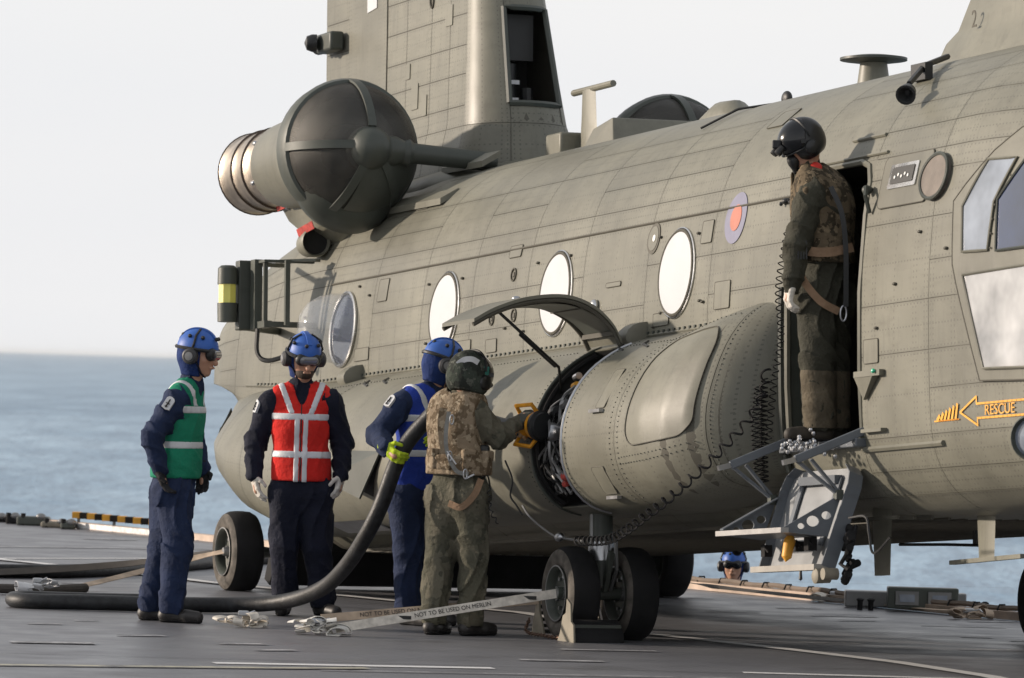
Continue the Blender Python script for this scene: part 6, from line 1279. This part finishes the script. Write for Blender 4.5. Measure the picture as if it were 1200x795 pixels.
# chocks with slats, joined by a chain
ch_g = 'wheel chocks at the near front wheel'
def low_chock(loc, rz, label):
    e = empty('wheel_chock', loc, label, 'chock', ch_g, rz)
    MB().prism([V(.02, -.17, .0), V(.26, -.17, 0), V(.24, -.17, .06), V(.17, -.17, .13), V(.11, -.17, .14), V(.10, -.17, .08)], (0, .34, 0)).obj('chock_body', 'black_rubber', e, smooth=False, bevel=.008)
    for y in (-.185 if True else 0,): MB().prism([V(.0, y, 0), V(.28, y, 0), V(.265, y, .11), V(.22, y, .13), V(.205, y, .24), V(.14, y, .27), V(.13, y, .18), V(.08, y, .16), V(.04, y, .05)], (0, .012, 0)).obj('chock_plate', 'chock_paint', e, smooth=False)
    MB().box((.19, 0, .10), (.05, .32, .02)).obj('chock_bar', 'dark_green', e, smooth=False)
    return e
def chock(loc, rz, label, sgn):
    e = empty('wheel_chock', loc, label, 'chock', ch_g, rz)
    for y in (-.20, .20): MB().prism([V(.0, y, 0), V(.22, y, 0), V(.20, y, .10), V(.17, y, .16), V(.155, y, .26), V(.11, y, .27), V(.10, y, .17), V(.03, y, .06)], (0, .012, 0)).obj('chock_plate', 'chock_paint', e, smooth=False)
    for k_ in range(6): MB().box((.17 - .012 * (k_ > 3) * (k_ - 3), 0, .025 + .040 * k_), (.035, .40, .022)).obj('slat', 'dark_green', e, smooth=False, bevel=.003)
    return e
cN = HO + s0 * 1.60; ang = math.atan2(n0.y, n0.x)
chock(tuple(cN - n0 * .22), ang + math.pi, 'slatted wheel chock behind the near front wheel, its chain attached', -1)
low_chock(tuple(cN + s0 * .10 + n0 * .20), ang, 'low dark wheel chock wedged in front of the near front wheels')
cp_ = catmull([tuple(cN - n0 * .42 + s0 * .24 + V(0, 0, .10)), tuple(cN - n0 * .30 + s0 * .30 + V(0, 0, .03)), tuple(cN + s0 * .30 + V(0, 0, .02)), tuple(cN + n0 * .2 + s0 * .27 + V(0, 0, .02)), tuple(cN + n0 * .32 + s0 * .23 + V(0, 0, .08))], 12)
acc_l = np.concatenate([[0], np.cumsum(np.linalg.norm(np.diff(cp_, axis=0), axis=1))]); cc = MB()
for i, t in enumerate(np.arange(0, acc_l[-1], .026)):
    p = V(*[np.interp(t, acc_l, cp_[:, j]) for j in range(3)]); p2 = V(*[np.interp(t + .01, acc_l, cp_[:, j]) for j in range(3)]); d = (p2 - p).normalized() if (p2 - p).length > 1e-5 else V(1, 0, 0); x_, y_, z_ = frame(d); s_ = x_ if i % 2 else y_
    cc.tube([p + d * .020 * math.cos(a) + s_ * .011 * math.sin(a) for a in np.linspace(0, 6.283, 9)], .004, 4, False)
tag(cc.obj('chock_chain', 'rust_chain'), 'rusty chain linking the two wheel chocks around the near front wheel', 'chain')
# far side gear: case with two lamps, cleats, striped rail
case = empty('deck_light_case', (2.98, 42.75, 0), 'grey case with two square lamps standing by the far deck edge', 'light case')
MB().box((0, .4, .07), (.9, .18, .12)).obj('case_lid', 'pipe_grey', case, smooth=False, bevel=.01); MB().box((.10, 0, .10), (.52, .18, .16)).obj('case_body', 'dark_green', case, smooth=False, bevel=.01)
for x in (-.02, .22): f_2 = MB().box((x, -.095, .10), (.17, .02, .10)).obj('lamp_frame', 'pipe_grey', case, smooth=False); MB().box((x, -.108, .10), (.11, .01, .055)).obj('lamp_face', 'pale_glass', f_2, smooth=False)
for x in (-.28, -.36, .48, .56): MB().lathe((x, -.02, .0), (0, 0, 1), [(0, .02), (.06, .02), (.08, .032), (.09, .012)], 10).obj('cleat', 'black_rubber', case)
lg = 'fittings along the far left deck edge'
r_ = random.Random(5)
for i, (x, y, w_, h_2, mt_) in enumerate([(-5.15, 58.3, .35, .06, 'black_rubber'), (-4.68, 57.45, .32, .09, 'dark_green'), (-4.42, 56.95, .28, .06, 'chock_paint'), (-4.92, 57.85, .12, .08, 'black_rubber'), (-4.27, 56.6, .14, .07, 'dark_green')]):
    e = empty('edge_fitting', (x, y, 0), ['black deck fitting at the far left end of the deck edge', 'dark green equipment box at the far left deck edge', 'low khaki deck fitting left of the striped rail', 'small black bollard on the far left deck edge', 'small dark fitting next to the striped rail'][i], 'deck fitting', lg)
    MB().box((0, 0, h_2 / 2), (w_, .25, h_2)).obj('housing', mt_, e, smooth=False, bevel=.02); MB().cyl((-w_ * .3, -.1, 0), (-w_ * .3, -.1, h_2 + .03), .025, 10).obj('post', 'black_rubber', e); MB().ell((w_ * .25, -.1, h_2), .05, .04, .035).obj('cap', 'pipe_grey', e)
rail = empty('striped_rail', (-3.78, 55.95, .135), 'yellow and black striped rail at the far left deck edge', 'rail')
for k_ in range(11): MB().box((-.42 + .085 * k_, -.164 * k_ + .8, 0), (.086, .165, .06)).obj('stripe_block', 'orange_mark' if k_ % 2 == 0 else 'black_rubber', rail, smooth=False)
for x in (-.4, .0, .4): MB().box((x, -1.93 * (x + .42) + .8, -.08), (.03, .03, .12)).obj('rail_post', 'pipe_grey', rail, smooth=False)
MB().bar((-.42, .8, -.10), (.43, -.84, -.10), .04, .05).obj('rail_base', 'white_paint', rail, smooth=False)
# thin sea haze: one closed box round everything, sky outside
hz = MB().box((0, 20000, 0), (19000, 41000, 2 * 9.6)).obj('haze', 'sea', kind='stuff', smooth=False)
hz.data.materials.clear(); hmat = bpy.data.materials.new('haze'); hmat.use_nodes = True; t_ = hmat.node_tree; t_.nodes.remove(t_.nodes['Principled BSDF'])
pv = t_.nodes.new('ShaderNodeVolumePrincipled'); pv.inputs['Color'].default_value = (.92, .96, 1.0, 1); pv.inputs['Density'].default_value = .00003; pv.inputs['Anisotropy'].default_value = .2
t_.links.new(pv.outputs[0], t_.nodes['Material Output'].inputs['Volume']); hz.data.materials.append(hmat)
